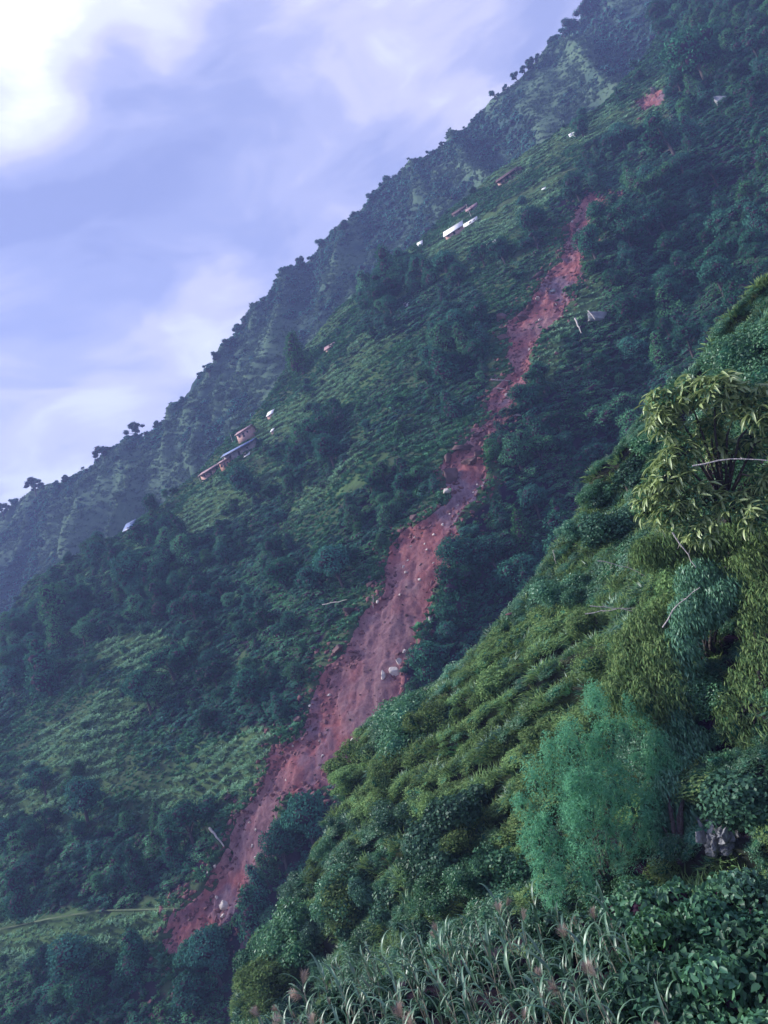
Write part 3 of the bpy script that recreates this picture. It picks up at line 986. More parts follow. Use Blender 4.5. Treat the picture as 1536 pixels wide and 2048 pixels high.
for mk in ('dark', 'mid'):
    for i in range(3):
        kk = shrub & (darkp if mk == 'dark' else ~darkp) & ((np.arange(len(s)) % 3) == i)
        n = kk.sum(); sc3 = np.stack([sz[kk] * rng.uniform(1.2, 2.1, n), sz[kk] * rng.uniform(.7, 1.1, n), sz[kk] * rng.uniform(.6, 1.0, n)], 1)
        scatter('undergrowth', P[kk] + np.array([0, 0, -.15]), sc3, slope_rot(MAIN, 1, 0, rng, n), clump[mk][i],
                ('dark low undergrowth' if mk == 'dark' else 'mid green low undergrowth') + ' covering the mountainside', 'undergrowth')
b2 = b
s, t = jit_grid(rng, *b2, 1.15)
P0 = MAIN.O + s[:, None] * MAIN.s + t[:, None] * MAIN.t
px, py = project(P0); x, y = warp(px, py)
isg = anypoly(x, y, GRASS); k = in_view(px, py, P0 @ Fv, 30) & (isg | (rng.uniform(0, 1, len(s)) < np.where(anypoly(x, y, FOREST), .4, .85))) & ~(inpoly(px, py, SPUR_PX) & (sdist(px, py, SPUR_PX) < -50)); isg = isg[k]
s, t = s[k], t[k]; k = (sdist(s, t, MAIN.crest) < 3) & (scar_d(s, t) > .8); s, t, isg = s[k], t[k], isg[k]
P = MAIN.pos(s, t)
px, py = project(P); k = ~on_path(px, py, 4.5); P, s, t, isg = P[k], s[k], t[k], isg[k]
for i in range(2):
    for m_, T_, lb_ in ((True, TUFT, 'pale green grass on the terraces of the mountainside'), (False, TUFT2, 'mid green grass between the shrubs of the mountainside')):
        kk = ((np.arange(len(s)) % 2) == i) & (isg == m_); n = kk.sum(); q = rng.uniform(.6, 1.5, n)
        scatter('grass', P[kk], np.stack([q * 1.4, q, q * .75], 1) * (1 + .9 * fbm(s[kk] / 7, t[kk] / 7, 71, 3))[:, None], slope_rot(MAIN, 1, 0, rng, n, .7), T_[i], lb_, 'grass')

# --- far ridge scrub
b = bounds(FAR, [(-60, 1020), (-60, 1330), (420, 980), (1400, -60), (1200, -60), (1150, 300)], 10)
s, t = jit_grid(rng, *b, 3.6)
P0 = FAR.O + s[:, None] * FAR.s + t[:, None] * FAR.t
px, py = project(P0)
k = in_view(px, py, P0 @ Fv, 80) & (sdist(s, t, FAR.crest) < 3); s, t = s[k], t[k]
P = FAR.pos(s, t); px, py = project(P)
g = far_grass(s, t, px, py)
u = rng.uniform(0, 1, len(s))
k = (u > .25) & (fbm(s / 13, t / 18, 611, 3) > (g - .42) * .8)
s, t, P, g = s[k], t[k], P[k], g[k]
q = rng.uniform(2.2, 8.0, len(s)) * (1.15 - .6 * g)
for i in range(3):
    kk = (np.arange(len(s)) % 3) == i; n = kk.sum()
    scatter('far_scrub', P[kk] + np.array([0, 0, -.5]), np.stack([q[kk], q[kk], q[kk] * .8], 1), rand_rot(rng, n), clump['far'][i],
            'dark scrub filling the gullies of the far ridge', 'scrub')

s, t = jit_grid(rng, *b, 2.1)
P0 = FAR.O + s[:, None] * FAR.s + t[:, None] * FAR.t
px, py = project(P0)
k = (rng.uniform(0, 1, len(s)) < .45) & in_view(px, py, P0 @ Fv, 30) & (sdist(s, t, FAR.crest) < 2) & ~inpoly(px, py, [(300, 1100), (1400, 100), (1600, 2000), (0, 1400)]); s, t = s[k], t[k]
P = FAR.pos(s, t); n = len(s); q = rng.uniform(.8, 2.6, n) * (1 + fbm(s / 14, t / 14, 613, 3))
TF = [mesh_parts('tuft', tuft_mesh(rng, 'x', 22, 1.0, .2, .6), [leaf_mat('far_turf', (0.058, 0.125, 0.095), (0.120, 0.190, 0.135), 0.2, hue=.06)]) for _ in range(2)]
for i in range(2):
    n = len(s[i::2]); scatter('far_grass', P[i::2], np.stack([q[i::2]] * 3, 1), slope_rot(FAR, 1, 0, rng, n, 1.5), TF[i], 'dull green grass on the spines of the far ridge', 'grass')

# --- near spur cover
b = bounds(SPUR, [(1600, 470), (1600, 2060), (2200, 300), (2200, 2060), (470, 2100), (700, 1430), (1100, 1080)], 4)
s, t = jit_grid(rng, *b, .85)
k = (sdist(s, t, SPUR.crest) < 2.5); s, t = s[k], t[k]
P = SPUR.pos(s, t); px, py = project(P)
k = in_view(px, py, P @ Fv, 620); s, t, P, px, py = s[k], t[k], P[k], px[k], py[k]
dn = fbm(s / 7, t / 7, 301, 3)
u = rng.uniform(0, 1, len(s))
x, y = warp(px, py, 12)
hole = anypoly(x, y, DARKHOLE)
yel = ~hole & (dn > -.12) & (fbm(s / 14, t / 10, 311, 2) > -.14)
sz = rng.uniform(.8, 1.9, len(s)) * (1 + .9 * dn)
sz = np.clip(sz, .5, 2.6) * np.where(hole, .7, 1)
keep = ((dn > -.22) | hole) & (u < .92) & ~inpoly(px, py, [(1415, 1580), (1485, 1570), (1490, 1710), (1405, 1720)])
s2, t2 = jit_grid(rng, *b, .62)
k = (sdist(s2, t2, SPUR.crest) < 1.2); s2, t2 = s2[k], t2[k]; P2 = SPUR.pos(s2, t2); px2, py2 = project(P2)
k = in_view(px2, py2, P2 @ Fv, 560) & ~anypoly(*warp(px2, py2, 12), DARKHOLE) & (rng.uniform(0, 1, len(s2)) < np.where(fbm(s2 / 9, t2 / 6, 331, 3) > -.16, 1, .55)) & ~inpoly(px2, py2, [(1415, 1580), (1485, 1570), (1490, 1710), (1405, 1720)])
P2 = P2[k]
for i in range(3):
    p_ = P2[i::3]; n = len(p_); q = rng.uniform(.45, 1.15, n)
    scatter('draped_grass', p_, np.stack([q * 1.5, q, q * .8], 1), slope_rot(SPUR, 1, .42, rng, n, .6, .8), DRAPE[i], 'long yellow green grass draped over the ledges of the near spur', 'grass')
s2, t2 = jit_grid(rng, *b, .7)
P2 = SPUR.pos(s2, t2); px2, py2 = project(P2)
k = in_view(px2, py2, P2 @ Fv, 560) & (anypoly(*warp(px2, py2, 12), DARKHOLE) | (fbm(s2 / 9, t2 / 6, 331, 3) < -.1)) & (sdist(s2, t2, SPUR.crest) < 1) & ~inpoly(px2, py2, [(1415, 1580), (1485, 1570), (1490, 1710), (1405, 1720)])
P2 = P2[k]
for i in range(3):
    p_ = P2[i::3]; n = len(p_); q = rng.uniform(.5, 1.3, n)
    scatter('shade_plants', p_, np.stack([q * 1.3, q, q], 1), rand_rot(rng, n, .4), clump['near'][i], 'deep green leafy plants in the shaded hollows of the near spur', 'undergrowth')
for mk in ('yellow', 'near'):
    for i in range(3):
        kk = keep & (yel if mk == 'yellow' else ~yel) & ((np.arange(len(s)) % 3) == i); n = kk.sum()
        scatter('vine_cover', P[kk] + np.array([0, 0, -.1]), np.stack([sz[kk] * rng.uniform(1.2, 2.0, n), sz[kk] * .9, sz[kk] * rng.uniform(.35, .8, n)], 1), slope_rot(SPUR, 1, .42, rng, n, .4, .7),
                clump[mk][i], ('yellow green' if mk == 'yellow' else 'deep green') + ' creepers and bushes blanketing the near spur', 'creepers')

# ------------------------------------------------------------------ labels that tell repeats apart
REG = []
LANDMARKS = [(480, 900, 'the long blue roof'), (424, 940, 'the rusty pink roof'), (541, 830, 'the white terrace shed'), (257, 1058, 'the blue tin shed'), (912, 465, 'the long white roof'),
             (1018, 355, 'the highest dark roof'), (988, 492, 'the lone white roof'), (1148, 273, 'the twin white sheds'), (661, 692, 'the brown roofed hut'), (838, 605, 'the middle terrace huts'),
             (1300, 195, 'the small red earth patch'), (1170, 450, 'the landslide head'), (1080, 610, 'the upper landslide'), (1020, 780, 'the landslide neck'), (908, 955, 'the huge brown boulder'),
             (820, 1150, 'the broad landslide'), (790, 1340, 'the white rock face'), (670, 1450, 'the lower landslide bend'), (500, 1650, 'the landslide waist'), (452, 1812, 'the white broken block'),
             (345, 1930, 'the landslide toe'), (1190, 660, 'the pale dead trunks'), (1442, 212, 'the upper right rock face'), (1385, 560, 'the right forest rock face'), (1228, 565, 'the curved rock face'),
             (310, 1340, 'the yellow field top'), (130, 1540, 'the yellow field'), (320, 1060, 'the hamlet field'), (60, 1220, 'the left border crest'), (60, 1880, 'the lower left footpath'),
             (1400, 400, 'the right forest'), (300, 1230, 'the left forest middle'), (640, 1050, 'the central forest'), (430, 1560, 'the low green clearing'), (110, 1760, 'the left border shade'),
             (200, 2030, 'the bottom left corner'), (1420, 900, 'the long leaved tree'), (1190, 1580, 'the feathery tree'), (1450, 1650, 'the fractured rock outcrop'), (1180, 1060, 'the pink earth bank'),
             (1110, 1115, 'the bare stake'), (800, 1450, 'the spur tip tree'), (1000, 1330, 'the spur ridge line'), (620, 1850, 'the lower spur edge'), (900, 1600, 'the spur hollow'), (1360, 1210, 'the arched bare canes'),
             (1500, 1330, 'the dark right hollow'), (860, 1830, 'the cane plumes'), (760, 1650, 'the middle spur flank')]


def where(px, py, prep=None):
    d, x, y, nm = min((math.hypot(px - x, py - y), x, y, nm) for x, y, nm in LANDMARKS)
    if d < 22: return 'beside ' + nm
    near_ = 'just ' if d < 70 else ''
    if abs(px - x) > abs(py - y): return near_ + ('left of ' if px < x else 'right of ') + nm
    return near_ + ('above ' if py < y else 'below ') + nm


def register(o, desc, noun, px, py, wh=None):
    REG.append((o, desc, noun, wh or where(px, py), px, py))


ORD = ['leftmost', 'second from left', 'third from left', 'fourth from left', 'fifth from left', 'sixth from left', 'seventh from left', 'eighth from left', 'ninth from left', 'tenth from left', 'eleventh from left', 'twelfth from left', 'thirteenth from left', 'fourteenth from left', 'fifteenth from left', 'sixteenth from left', 'seventeenth from left', 'eighteenth from left']


def finish_labels():
    byl = {}
    for r in REG: byl.setdefault((r[1], r[2], r[3]), []).append(r)
    for (desc, noun, wh), rs in byl.items():
        n = len(rs)
        if n == 1: rs[0][0]['label'] = f'{desc} {noun} {wh}'; continue
        pl = noun + ('es' if noun.endswith('sh') else 's')
        if n == 2:
            a, b = sorted(rs, key=lambda r: r[5])
            a[0]['label'] = f'upper of two {desc} {pl} {wh}'; b[0]['label'] = f'lower of two {desc} {pl} {wh}'; continue
        rs.sort(key=lambda r: r[4])
        for k, r in enumerate(rs):
            o_ = 'rightmost' if k == n - 1 else ('middle one' if 2 * k == n - 1 else ORD[k] if k < n / 2 else ORD[n - 1 - k].replace('left', 'right'))
            if n > 20: o_ = o_
            r[0]['label'] = f'{o_} of {n} {desc} {pl} {wh}'


# ------------------------------------------------------------------ trees standing on the slopes
UPX = np.array([-0.342, -0.940])      # where world up points in the picture (for reading sizes only)


def add_tree(name, slope, loc, H, kind, mk, rng, label, cat='tree', group=None, wide=1.0, pool=None):
    cm, tm = (pool or TREES)[(kind, mk)][rng.integers(len((pool or TREES)[(kind, mk)]))]
    o = thing(name, loc, label, cat, group, (rng.normal(0, .04), rng.normal(0, .04), rng.uniform(0, 6.28)), (H * wide, H * wide, H))
    c = bpy.data.objects.new('crown', cm); COLL.objects.link(c); c.parent = o
    tr = bpy.data.objects.new('trunk', tm); COLL.objects.link(tr); tr.parent = o
    return o


def tree_at_px(name, slope, cx, cy, Hpx, kind, mk, label, cat='tree', group=None, wide=1.0, frac=.55, off=0.0, pool=None):
    """a tree whose crown middle is seen at cx, cy"""
    bx, by = cx - UPX[0] * Hpx * frac, cy - UPX[1] * Hpx * frac
    P = slope.at(bx, by)
    H = Hpx * float(P @ Fv) / FPX * 1.03
    return add_tree(name, slope, P + np.array([0, 0, off]), H, kind, mk, rng, label, cat, group, wide, pool)


# notable trees, each told apart by its place
for a in [
    (485, 958, 78, 'round', 'dark', 'big dark round tree just below the hamlet with the long blue roof'),
    (640, 865, 92, 'round', 'dark', 'large dark round tree on the slope to the right of the hamlet sheds'),
    (285, 1380, 95, 'round', 'dark', 'dark round tree between the yellow field and the forest at left'),
    (300, 1010, 52, 'round', 'dark', 'small dark tree on the crest above the blue tin shed'),
    (1000, 500, 60, 'round', 'dark', 'dark round tree right beside the lone white roof'),
    (960, 505, 55, 'wide', 'dark', 'spreading dark tree hiding the foot of the lone white roof'),
    (1070, 440, 85, 'round', 'dark', 'large dark tree on the terraces left of the landslide head'),
    (1150, 375, 70, 'round', 'dark', 'dark tree just above the head of the landslide'),
    (1160, 250, 50, 'round', 'dark', 'dark bushy tree beside the pair of white sheds'),
    (780, 530, 105, 'tall', 'dark', 'tall dark tree on the crest left of the terraced fields'),
    (590, 700, 90, 'tall', 'mid', 'tall green tree on the crest above the brown roofed hut'),
    (610, 1650, 135, 'round', 'dark', 'big dark tree in front of the lower landslide on its right edge'),
    (560, 1700, 110, 'round', 'dark', 'dark tree at the narrow waist of the lower landslide'),
    (420, 1910, 120, 'round', 'dark', 'dark round tree standing in the toe of the landslide'),
    (500, 1830, 110, 'tall', 'dark', 'dark tall tree to the right of the pale broken block'),
    (160, 1600, 100, 'round', 'dark', 'dark round tree under the yellow field at far left'),
    (80, 1560, 70, 'wide', 'dark', 'spreading dark tree at the lower corner of the yellow field'),
    (370, 1640, 110, 'wide', 'dark', 'dark spreading tree left of the lower landslide'),
    (905, 1180, 120, 'tall', 'dark', 'dark tree against the right edge of the broad landslide'),
    (920, 1110, 100, 'round', 'dark', 'dark tree overhanging the right edge under the big boulders'),
    (850, 1330, 110, 'round', 'dark', 'dark tree to the right of the pale rock face in the landslide'),
    (1030, 900, 95, 'round', 'mid', 'green tree beside the narrow neck of the landslide'),
    (1180, 480, 85, 'round', 'dark', 'dark tree on the right edge of the bright red patch'),
    (1200, 430, 70, 'round', 'dark', 'dark tree above the bright red patch on its right'),
    (1390, 100, 130, 'round', 'dark', 'dark rounded tree highest in the upper right corner'),
    (1330, 260, 110, 'wide', 'dark', 'spreading dark tree below the small red earth patch'),
    (670, 1130, 100, 'round', 'dark', 'dark tree in the forest left of the landslide middle'),
    (250, 1150, 110, 'round', 'dark', 'dark tree at the crest of the left forest'),
    (110, 1210, 110, 'round', 'mid', 'green tree on the crest at the far left'),
    (80, 1330, 120, 'tall', 'dark', 'tall dark tree at the left border of the picture'),
]:
    tree_at_px('tree', MAIN, *a)

# trees by the hundred: the largest in view are individuals, the rest one stand
ZONES = [('far right slope above the near spur', [(1150, -60), (1600, -60), (1600, 900), (1180, 1000), (1100, 760), (1220, 420)]),
         ('ravine along the right edge of the landslide', [(1220, 420), (1100, 760), (1180, 1000), (1100, 1200), (700, 1600), (600, 1600), (800, 1400), (900, 1060), (980, 900), (1080, 700), (1180, 500)]),
         ('terraced fields near the top houses', [(560, 860), (560, 700), (900, 380), (1200, 180), (1200, 420), (1000, 660), (800, 900)]),
         ('forest between the hamlet and the landslide', [(400, 900), (560, 860), (800, 900), (1000, 660), (1100, 500), (980, 900), (860, 1020), (740, 1200), (600, 1350), (400, 1200)]),
         ('left forest under the hamlet field', [(-80, 1000), (400, 900), (400, 1200), (600, 1350), (600, 1430), (-80, 1500)]),
         ('slope left of the lower landslide', [(-80, 1500), (600, 1400), (600, 1500), (330, 1850), (-80, 1850)]),
         ('bottom left corner of the slope', [(-100, 1850), (330, 1800), (600, 1600), (640, 1720), (480, 2100), (-100, 2150)])]
b = bounds(MAIN, [(-60, 1250), (-60, 2100), (1200, -60), (1590, -60), (1590, 620), (480, 2100), (1120, 1130)], 8)
s, t = jit_grid(rng, *b, 5.6)
P0 = MAIN.O + s[:, None] * MAIN.s + t[:, None] * MAIN.t
px, py = project(P0)
k = in_view(px, py, P0 @ Fv, 30) & ~(inpoly(px, py, SPUR_PX) & (sdist(px, py, SPUR_PX) < -60))
s, t = s[k], t[k]; d = scar_d(s, t); k = (sdist(s, t, MAIN.crest) < 1.5) & (d > 2.2); s, t, d = s[k], t[k], d[k]
P = MAIN.pos(s, t); px, py = project(P); x, y = warp(px, py)
isg = anypoly(x, y, GRASS); isf = anypoly(x, y, FOREST)
cl = fbm(s / 22, t / 20, 401, 2)
u = rng.uniform(0, 1, len(s))
cxp = px + UPX[0] * 20; cyp = py + UPX[1] * 24
prob = np.where(cleared(cxp, cyp, 12) | cleared(px, py, 10) | on_path(px, py, 12), 0, 1) * np.where(isf, .58 + .9 * cl, np.where(isg, .01 + .2 * (cl > .2), .10 + .55 * cl))
k = u < prob
P, px, py, isf, d, cl = P[k], px[k], py[k], isf[k], d[k], cl[k]
H = np.where(isf, 4.5 + 8.5 * rng.uniform(0, 1, len(P)) ** 1.6, rng.uniform(2.6, 6.8, len(P))) * (1 + .3 * cl)
H = np.minimum(H, 3.0 + d * 0.9)
app = H / (P @ Fv) * ((px > -5) & (px < 1541) & (py > 0) & (py < 2055) & ~(inpoly(px, py, SPUR_PX) & (sdist(px, py, SPUR_PX) < -12)))
order = np.argsort(-app)
NTREE = 262
KD = ['round', 'round', 'wide', 'tall']
KW = {'round': 'rounded', 'wide': 'spreading', 'tall': 'tall lobed'}
for i in order[:NTREE]:
    zone = next((zn for zn, zp in ZONES if inpoly(px[i], py[i], zp)), 'mountainside around the landslide')
    kind = KD[rng.integers(4)]; mk = 'dark' if (rng.uniform() < (.75 if isf[i] else .45)) else 'mid'
    tone = 'dark green' if mk == 'dark' else 'mid green'
    o = add_tree('tree', MAIN, P[i] - np.array([0, 0, .2]), H[i], kind, mk, rng, '', 'tree', 'trees in the ' + zone, rng.uniform(.9, 1.25))
    ap = H[i] / float(P[i] @ Fv) * FPX
    register(o, ('big ' if ap > 62 else ('small ' if ap < 46 else '')) + f'{tone} {KW[kind]}', 'tree', px[i] + UPX[0] * ap * .5, py[i] + UPX[1] * ap * .5)
rest = order[NTREE:]
for j, (kind, mk) in enumerate((('round', 'dark'), ('wide', 'dark'), ('round', 'mid'), ('tall', 'dark'))):
    r_ = rest[j::4]
    for q in range(2):
        rr = r_[q::2]; n = len(rr); wv = rng.uniform(.9, 1.25, n)
        scatter('forest', P[rr] - np.array([0, 0, .2]), np.stack([H[rr] * wv, H[rr] * wv, H[rr]], 1), rand_rot(rng, n, .04), TREES[(kind, mk)][q][0],
                'smaller ' + KW[kind] + ' trees filling the wooded mountainside', 'forest')

# skyline trees of the far ridge
FPOOL = {}
for kind, nl, lf in (('round', 900, .06), ('sparse', 420, .055), ('wide', 700, .055)):
    lst = []
    for i in range(2):
        lb = tree_lobes(rng, kind)
        lst.append((mesh_parts('crown', crown_parts(rng, lb, nl, lf), [LM['far'], M_CROWN_SHADE]), trunk_mesh(rng, lb)))
    FPOOL[(kind, 'far')] = lst
for (cx, cy, hp, kd, lab) in [
    (270, 862, 40, 'wide', 'largest lone tree on the left part of the skyline'),
    (242, 880, 24, 'sparse', 'thin tree just left of the largest skyline tree'),
    (232, 884, 20, 'sparse', 'smallest thin tree at the left of the skyline trio'),
    (314, 850, 22, 'round', 'small round tree right of the largest skyline tree'),
    (205, 912, 44, 'wide', 'dense dark bush tree on the skyline shoulder'),
    (173, 930, 16, 'sparse', 'tiny thin tree on the lower left skyline'),
    (165, 940, 14, 'sparse', 'tiniest thin tree on the lower left skyline'),
    (132, 962, 28, 'round', 'round dark tree on the lower left skyline'),
    (112, 972, 26, 'round', 'dark tree beside the gap on the lower left skyline'),
    (72, 980, 44, 'wide', 'wide spreading tree near the left end of the skyline'),
    (28, 1010, 34, 'round', 'dark tree at the left end of the skyline'),
    (8, 1026, 36, 'wide', 'leftmost spreading tree of the skyline'),
    (352, 815, 26, 'round', 'bushy tree where the skyline starts to climb'),
    (366, 802, 22, 'round', 'small bushy tree on the climbing skyline'),
    (416, 742, 30, 'wide', 'leaning wide tree on the middle skyline'),
    (432, 716, 32, 'round', 'round tree on the middle skyline'),
    (458, 688, 34, 'wide', 'spreading tree above the grassy far slope'),
    (475, 660, 32, 'round', 'dark tree over the notch in the skyline'),
    (488, 646, 26, 'sparse', 'thin tree just above the skyline notch'),
    (548, 585, 30, 'round', 'rounded bush tree on the steep skyline'),
    (600, 528, 34, 'round', 'dark rounded tree on the steep skyline'),
    (642, 488, 30, 'round', 'dark tree at the lower skyline shoulder'),
    (690, 452, 34, 'round', 'dark tree at the upper skyline shoulder'),
    (745, 398, 34, 'round', 'dark tree where the skyline bends'),
    (856, 309, 15, 'sparse', 'tiny thin tree on the bare upper skyline'),
    (884, 291, 16, 'wide', 'tiny flat tree on the bare upper skyline'),
    (932, 262, 20, 'sparse', 'thin tree below the upper skyline thicket'),
    (958, 236, 24, 'round', 'round bush on the upper skyline'),
    (990, 190, 32, 'sparse', 'bare leaning tree on the upper skyline'),
    (1012, 178, 24, 'sparse', 'thin tree in the upper skyline row'),
    (1034, 156, 34, 'sparse', 'tall thin tree in the upper skyline row'),
    (1050, 142, 32, 'sparse', 'thin tree with few branches on the upper skyline'),
    (1062, 130, 36, 'round', 'bushy tree ending the upper skyline row'),
    (1074, 122, 30, 'sparse', 'thin tree above the bushy one on the upper skyline'),
    (1128, 70, 26, 'sparse', 'small tree before the highest skyline grove'),
    (1142, 56, 42, 'round', 'dark tree at the foot of the highest skyline grove'),
    (1170, 26, 52, 'wide', 'big spreading tree of the highest skyline grove'),
    (1192, 12, 50, 'round', 'dark round tree at the top edge of the skyline')]:
    tree_at_px('skyline_tree', FAR, cx, cy, hp * (.72 if kd == 'round' and hp < 40 else .9), kd, 'far', lab, 'tree', None, 1.15, frac=.42, off=0.6, pool=FPOOL)

# ------------------------------------------------------------------ bushes of the near spur
def drape_lobes(rng):
    lb = []
    for c in range(4):
        a0 = rng.uniform(0, 6.28); r0 = rng.uniform(.05, .38)
        for i in range(5):
            a = a0 + rng.normal(0, .5); r = r0 + rng.uniform(-.12, .22); q = rng.uniform(.06, .19)
            lb.append((r * math.cos(a), r * math.sin(a), rng.uniform(.02, .50) * (1.1 - r), q * rng.uniform(.8, 1.2), q * rng.uniform(.6, 1.3)))
    return lb


BP = {}
for mk in ('yellow', 'near', 'broad'):
    lst = []
    for i in range(4):
        lb = drape_lobes(rng)
        lf = .045 if mk != 'broad' else .05
        lst.append((mesh_parts('foliage', crown_parts(rng, lb, 6500, lf, lf * (.5 if mk != 'broad' else .75), updir=.4, core=.5, jitter=1.0, spread=(.55, 1.3)), [LM[mk], LM['dark']]),
                    trunk_mesh(rng, lb, 'stem', M_BARK, .02, -.1)))
    BP[('mound', mk)] = lst
    lst = []
    for i in range(3):
        lb = tree_lobes(rng, 'round')
        lst.append((mesh_parts('crown', crown_parts(rng, lb, 8000, .032, .017, core=.6, jitter=.9, spread=(.65, 1.25)), [LM[mk], LM['dark']]), trunk_mesh(rng, lb)))
    BP[('round', mk)] = lst
for a in [
    (800, 1450, 150, 'round', 'near', 'round deep green tree on the tip of the near spur beside the landslide'),
    (760, 1500, 90, 'mound', 'yellow', 'yellow green bush hanging over the landslide edge at the spur tip'),
    (860, 1420, 100, 'mound', 'yellow', 'bright bush capping the spur right of the round green tree'),
    (1110, 1180, 110, 'mound', 'near', 'bush on the spur edge under the thin bare stake'),
    (1200, 1060, 100, 'mound', 'broad', 'greyish bush on the spur edge near the pink earth patch'),
    (1100, 1440, 120, 'mound', 'yellow', 'long bright mound of creepers left of the feathery tree top'),
    (1010, 1470, 110, 'mound', 'yellow', 'bright sloping mound of creepers further down the ridge line'),
    (1230, 1330, 160, 'round', 'yellow', 'yellow green creeper covered tree above the feathery tree'),
    (1300, 1480, 150, 'round', 'near', 'green tree touching the feathery tree on its right'),
    (1500, 720, 190, 'round', 'near', 'green tree on the ridge behind the long leaved tree'),
    (1250, 960, 120, 'mound', 'broad', 'broad grey green bush under the spur crest facing the ravine'),
    (960, 1640, 150, 'mound', 'broad', 'grey green bush below the spur ridge in the middle'),
    (880, 1700, 150, 'mound', 'broad', 'grey green bush next to the cane plumes'),
    (990, 1740, 130, 'mound', 'broad', 'grey green bush left of the foot of the feathery tree'),
    (620, 1880, 140, 'mound', 'near', 'deep green bush on the lower spur edge'),
    (560, 1950, 150, 'mound', 'yellow', 'bright green bush lowest on the spur edge'),
    (700, 1800, 140, 'mound', 'yellow', 'bright green bush above the lowest one on the spur edge'),
    (1440, 1790, 80, 'mound', 'near', 'green bush under the rock outcrop'),
    (1260, 1800, 120, 'mound', 'near', 'green bush at the shaded foot of the feathery tree'),
    (1180, 1800, 130, 'mound', 'near', 'green bush left at the foot of the feathery tree'),
    (1225, 1765, 110, 'mound', 'near', 'green bush hiding the stems of the feathery tree'),
    (1310, 1760, 110, 'mound', 'near', 'green bush right at the foot of the feathery tree')]:
    tree_at_px('tree' if a[3] == 'round' else 'bush', SPUR, a[0], a[1], a[2], a[3], a[4], a[5], 'tree' if a[3] == 'round' else 'bush', None, 1.2,
               frac=.38 if a[3] == 'round' else .25, off=-.1 - (.26 * a[2] * 50 / FPX if a[3] == 'round' else 0), pool=BP)
b = bounds(SPUR, [(1600, 470), (1600, 2060), (2100, 350), (2100, 2060), (470, 2100), (700, 1430), (1100, 1080)], 2)
s, t = jit_grid(rng, *b, 3.0)
k = sdist(s, t, SPUR.crest) < -.3; s, t = s[k], t[k]
P = SPUR.pos(s, t); px, py = project(P)
k = in_view(px, py, P @ Fv, 20) & (px < 1560) & ~(inpoly(px, py, [(1080, 1990), (560, 2100), (700, 1950), (1536, 1780), (1700, 2200)])); P, px, py, s, t = P[k], px[k], py[k], s[k], t[k]
x, y = warp(px, py, 12); hole = anypoly(x, y, DARKHOLE)
u = rng.uniform(0, 1, len(s)); k = (u < np.where(hole, .5, np.where(inpoly(px, py, [(560, 1500), (1040, 1480), (1060, 1800), (480, 2100)]), .6, .28))) & ~inpoly(px, py, [(1395, 1590), (1500, 1580), (1510, 1790), (1390, 1800)]); P, px, py, s, t, hole = P[k], px[k], py[k], s[k], t[k], hole[k]
SZ = [('upper part of the near spur', [(1000, 400), (1700, 400), (1700, 1150), (1180, 1150), (900, 1150)]),
      ('middle of the near spur', [(700, 1150), (1700, 1150), (1700, 1500), (600, 1500)]),
      ('lower left part of the near spur', [(300, 1500), (1000, 1500), (1000, 2200), (300, 2200)])]
for i in range(len(P)):
    zone = next((zn for zn, zp in SZ if inpoly(px[i], py[i], zp)), 'lower right part of the near spur')
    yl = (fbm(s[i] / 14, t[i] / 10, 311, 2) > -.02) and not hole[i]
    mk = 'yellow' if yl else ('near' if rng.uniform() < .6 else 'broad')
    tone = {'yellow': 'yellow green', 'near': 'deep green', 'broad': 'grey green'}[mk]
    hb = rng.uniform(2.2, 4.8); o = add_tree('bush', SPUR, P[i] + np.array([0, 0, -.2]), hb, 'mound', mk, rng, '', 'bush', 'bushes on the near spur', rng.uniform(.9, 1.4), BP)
    register(o, ('large ' if hb > 3.9 else ('small ' if hb < 3.0 else '')) + tone, 'bush', px[i], py[i])


# ------------------------------------------------------------------ two trees close by, built from their limbs
def px_lobes(lobes, base):
    out = []
    for (px, py, dist, rpx, k) in lobes:
        c = ray(px, py) * dist; r = rpx * dist / FPX
        out.append((*(c - base), r, r * k))
    return out


FB = SPUR.at(1225, 1800)
FD = float(np.linalg.norm(FB)) - 40.0
pl_ = []
for (x_, y_, d_, r_, k_) in [(1190, 1430, 37, 1, 1), (1240, 1440, 37.5, 1, 1), (1150, 1480, 36.6, 1, 1), (1205, 1490, 37, 1, 1), (1290, 1480, 38, 1, 1), (1112, 1530, 36.4, 1, 1), (1170, 1550, 35.8, 1, 1), (1330, 1530, 38.2, 1, 1),
               (1235, 1545, 36.6, 1, 1), (1310, 1560, 37.8, 1, 1), (1088, 1590, 36, 1, 1), (1140, 1610, 35.2, 1, 1), (1200, 1620, 35.6, 1, 1), (1270, 1610, 36.6, 1, 1), (1066, 1650, 36, 1, 1), (1108, 1680, 35.4, 1, 1),
               (1165, 1690, 35.2, 1, 1), (1325, 1620, 37.6, 1, 1), (1235, 1680, 36.0, 1, 1), (1290, 1670, 36.8, 1, 1), (1130, 1740, 35.4, 1, 1), (1185, 1750, 35.4, 1, 1), (1090, 1730, 35.6, 1, 1), (1070, 1700, 35.8, 1, 1)]:
    for q in range(4):
        pl_.append((x_ + rng.normal(0, 17), y_ + rng.normal(0, 22), d_ + FD + rng.normal(0, .35), rng.uniform(11, 23), rng.uniform(1.2, 2.5)))
fl = px_lobes(pl_ + [(1170, 1620, 36.6 + FD, 50, 1.6), (1240, 1600, 37.4 + FD, 45, 1.5)], FB)
ft = thing('feathery_tree', FB, 'soft feathery blue green tree in front of the near spur', 'tree')
fp = crown_parts(rng, fl, 36000, .22, .035, core=.18, updir=.6, jitter=1.1, drp=.25, spread=(.3, 1.25))
link('crown', mesh_parts('crown', fp, [LM['teal'], LM['near']]), ft)
parts = []
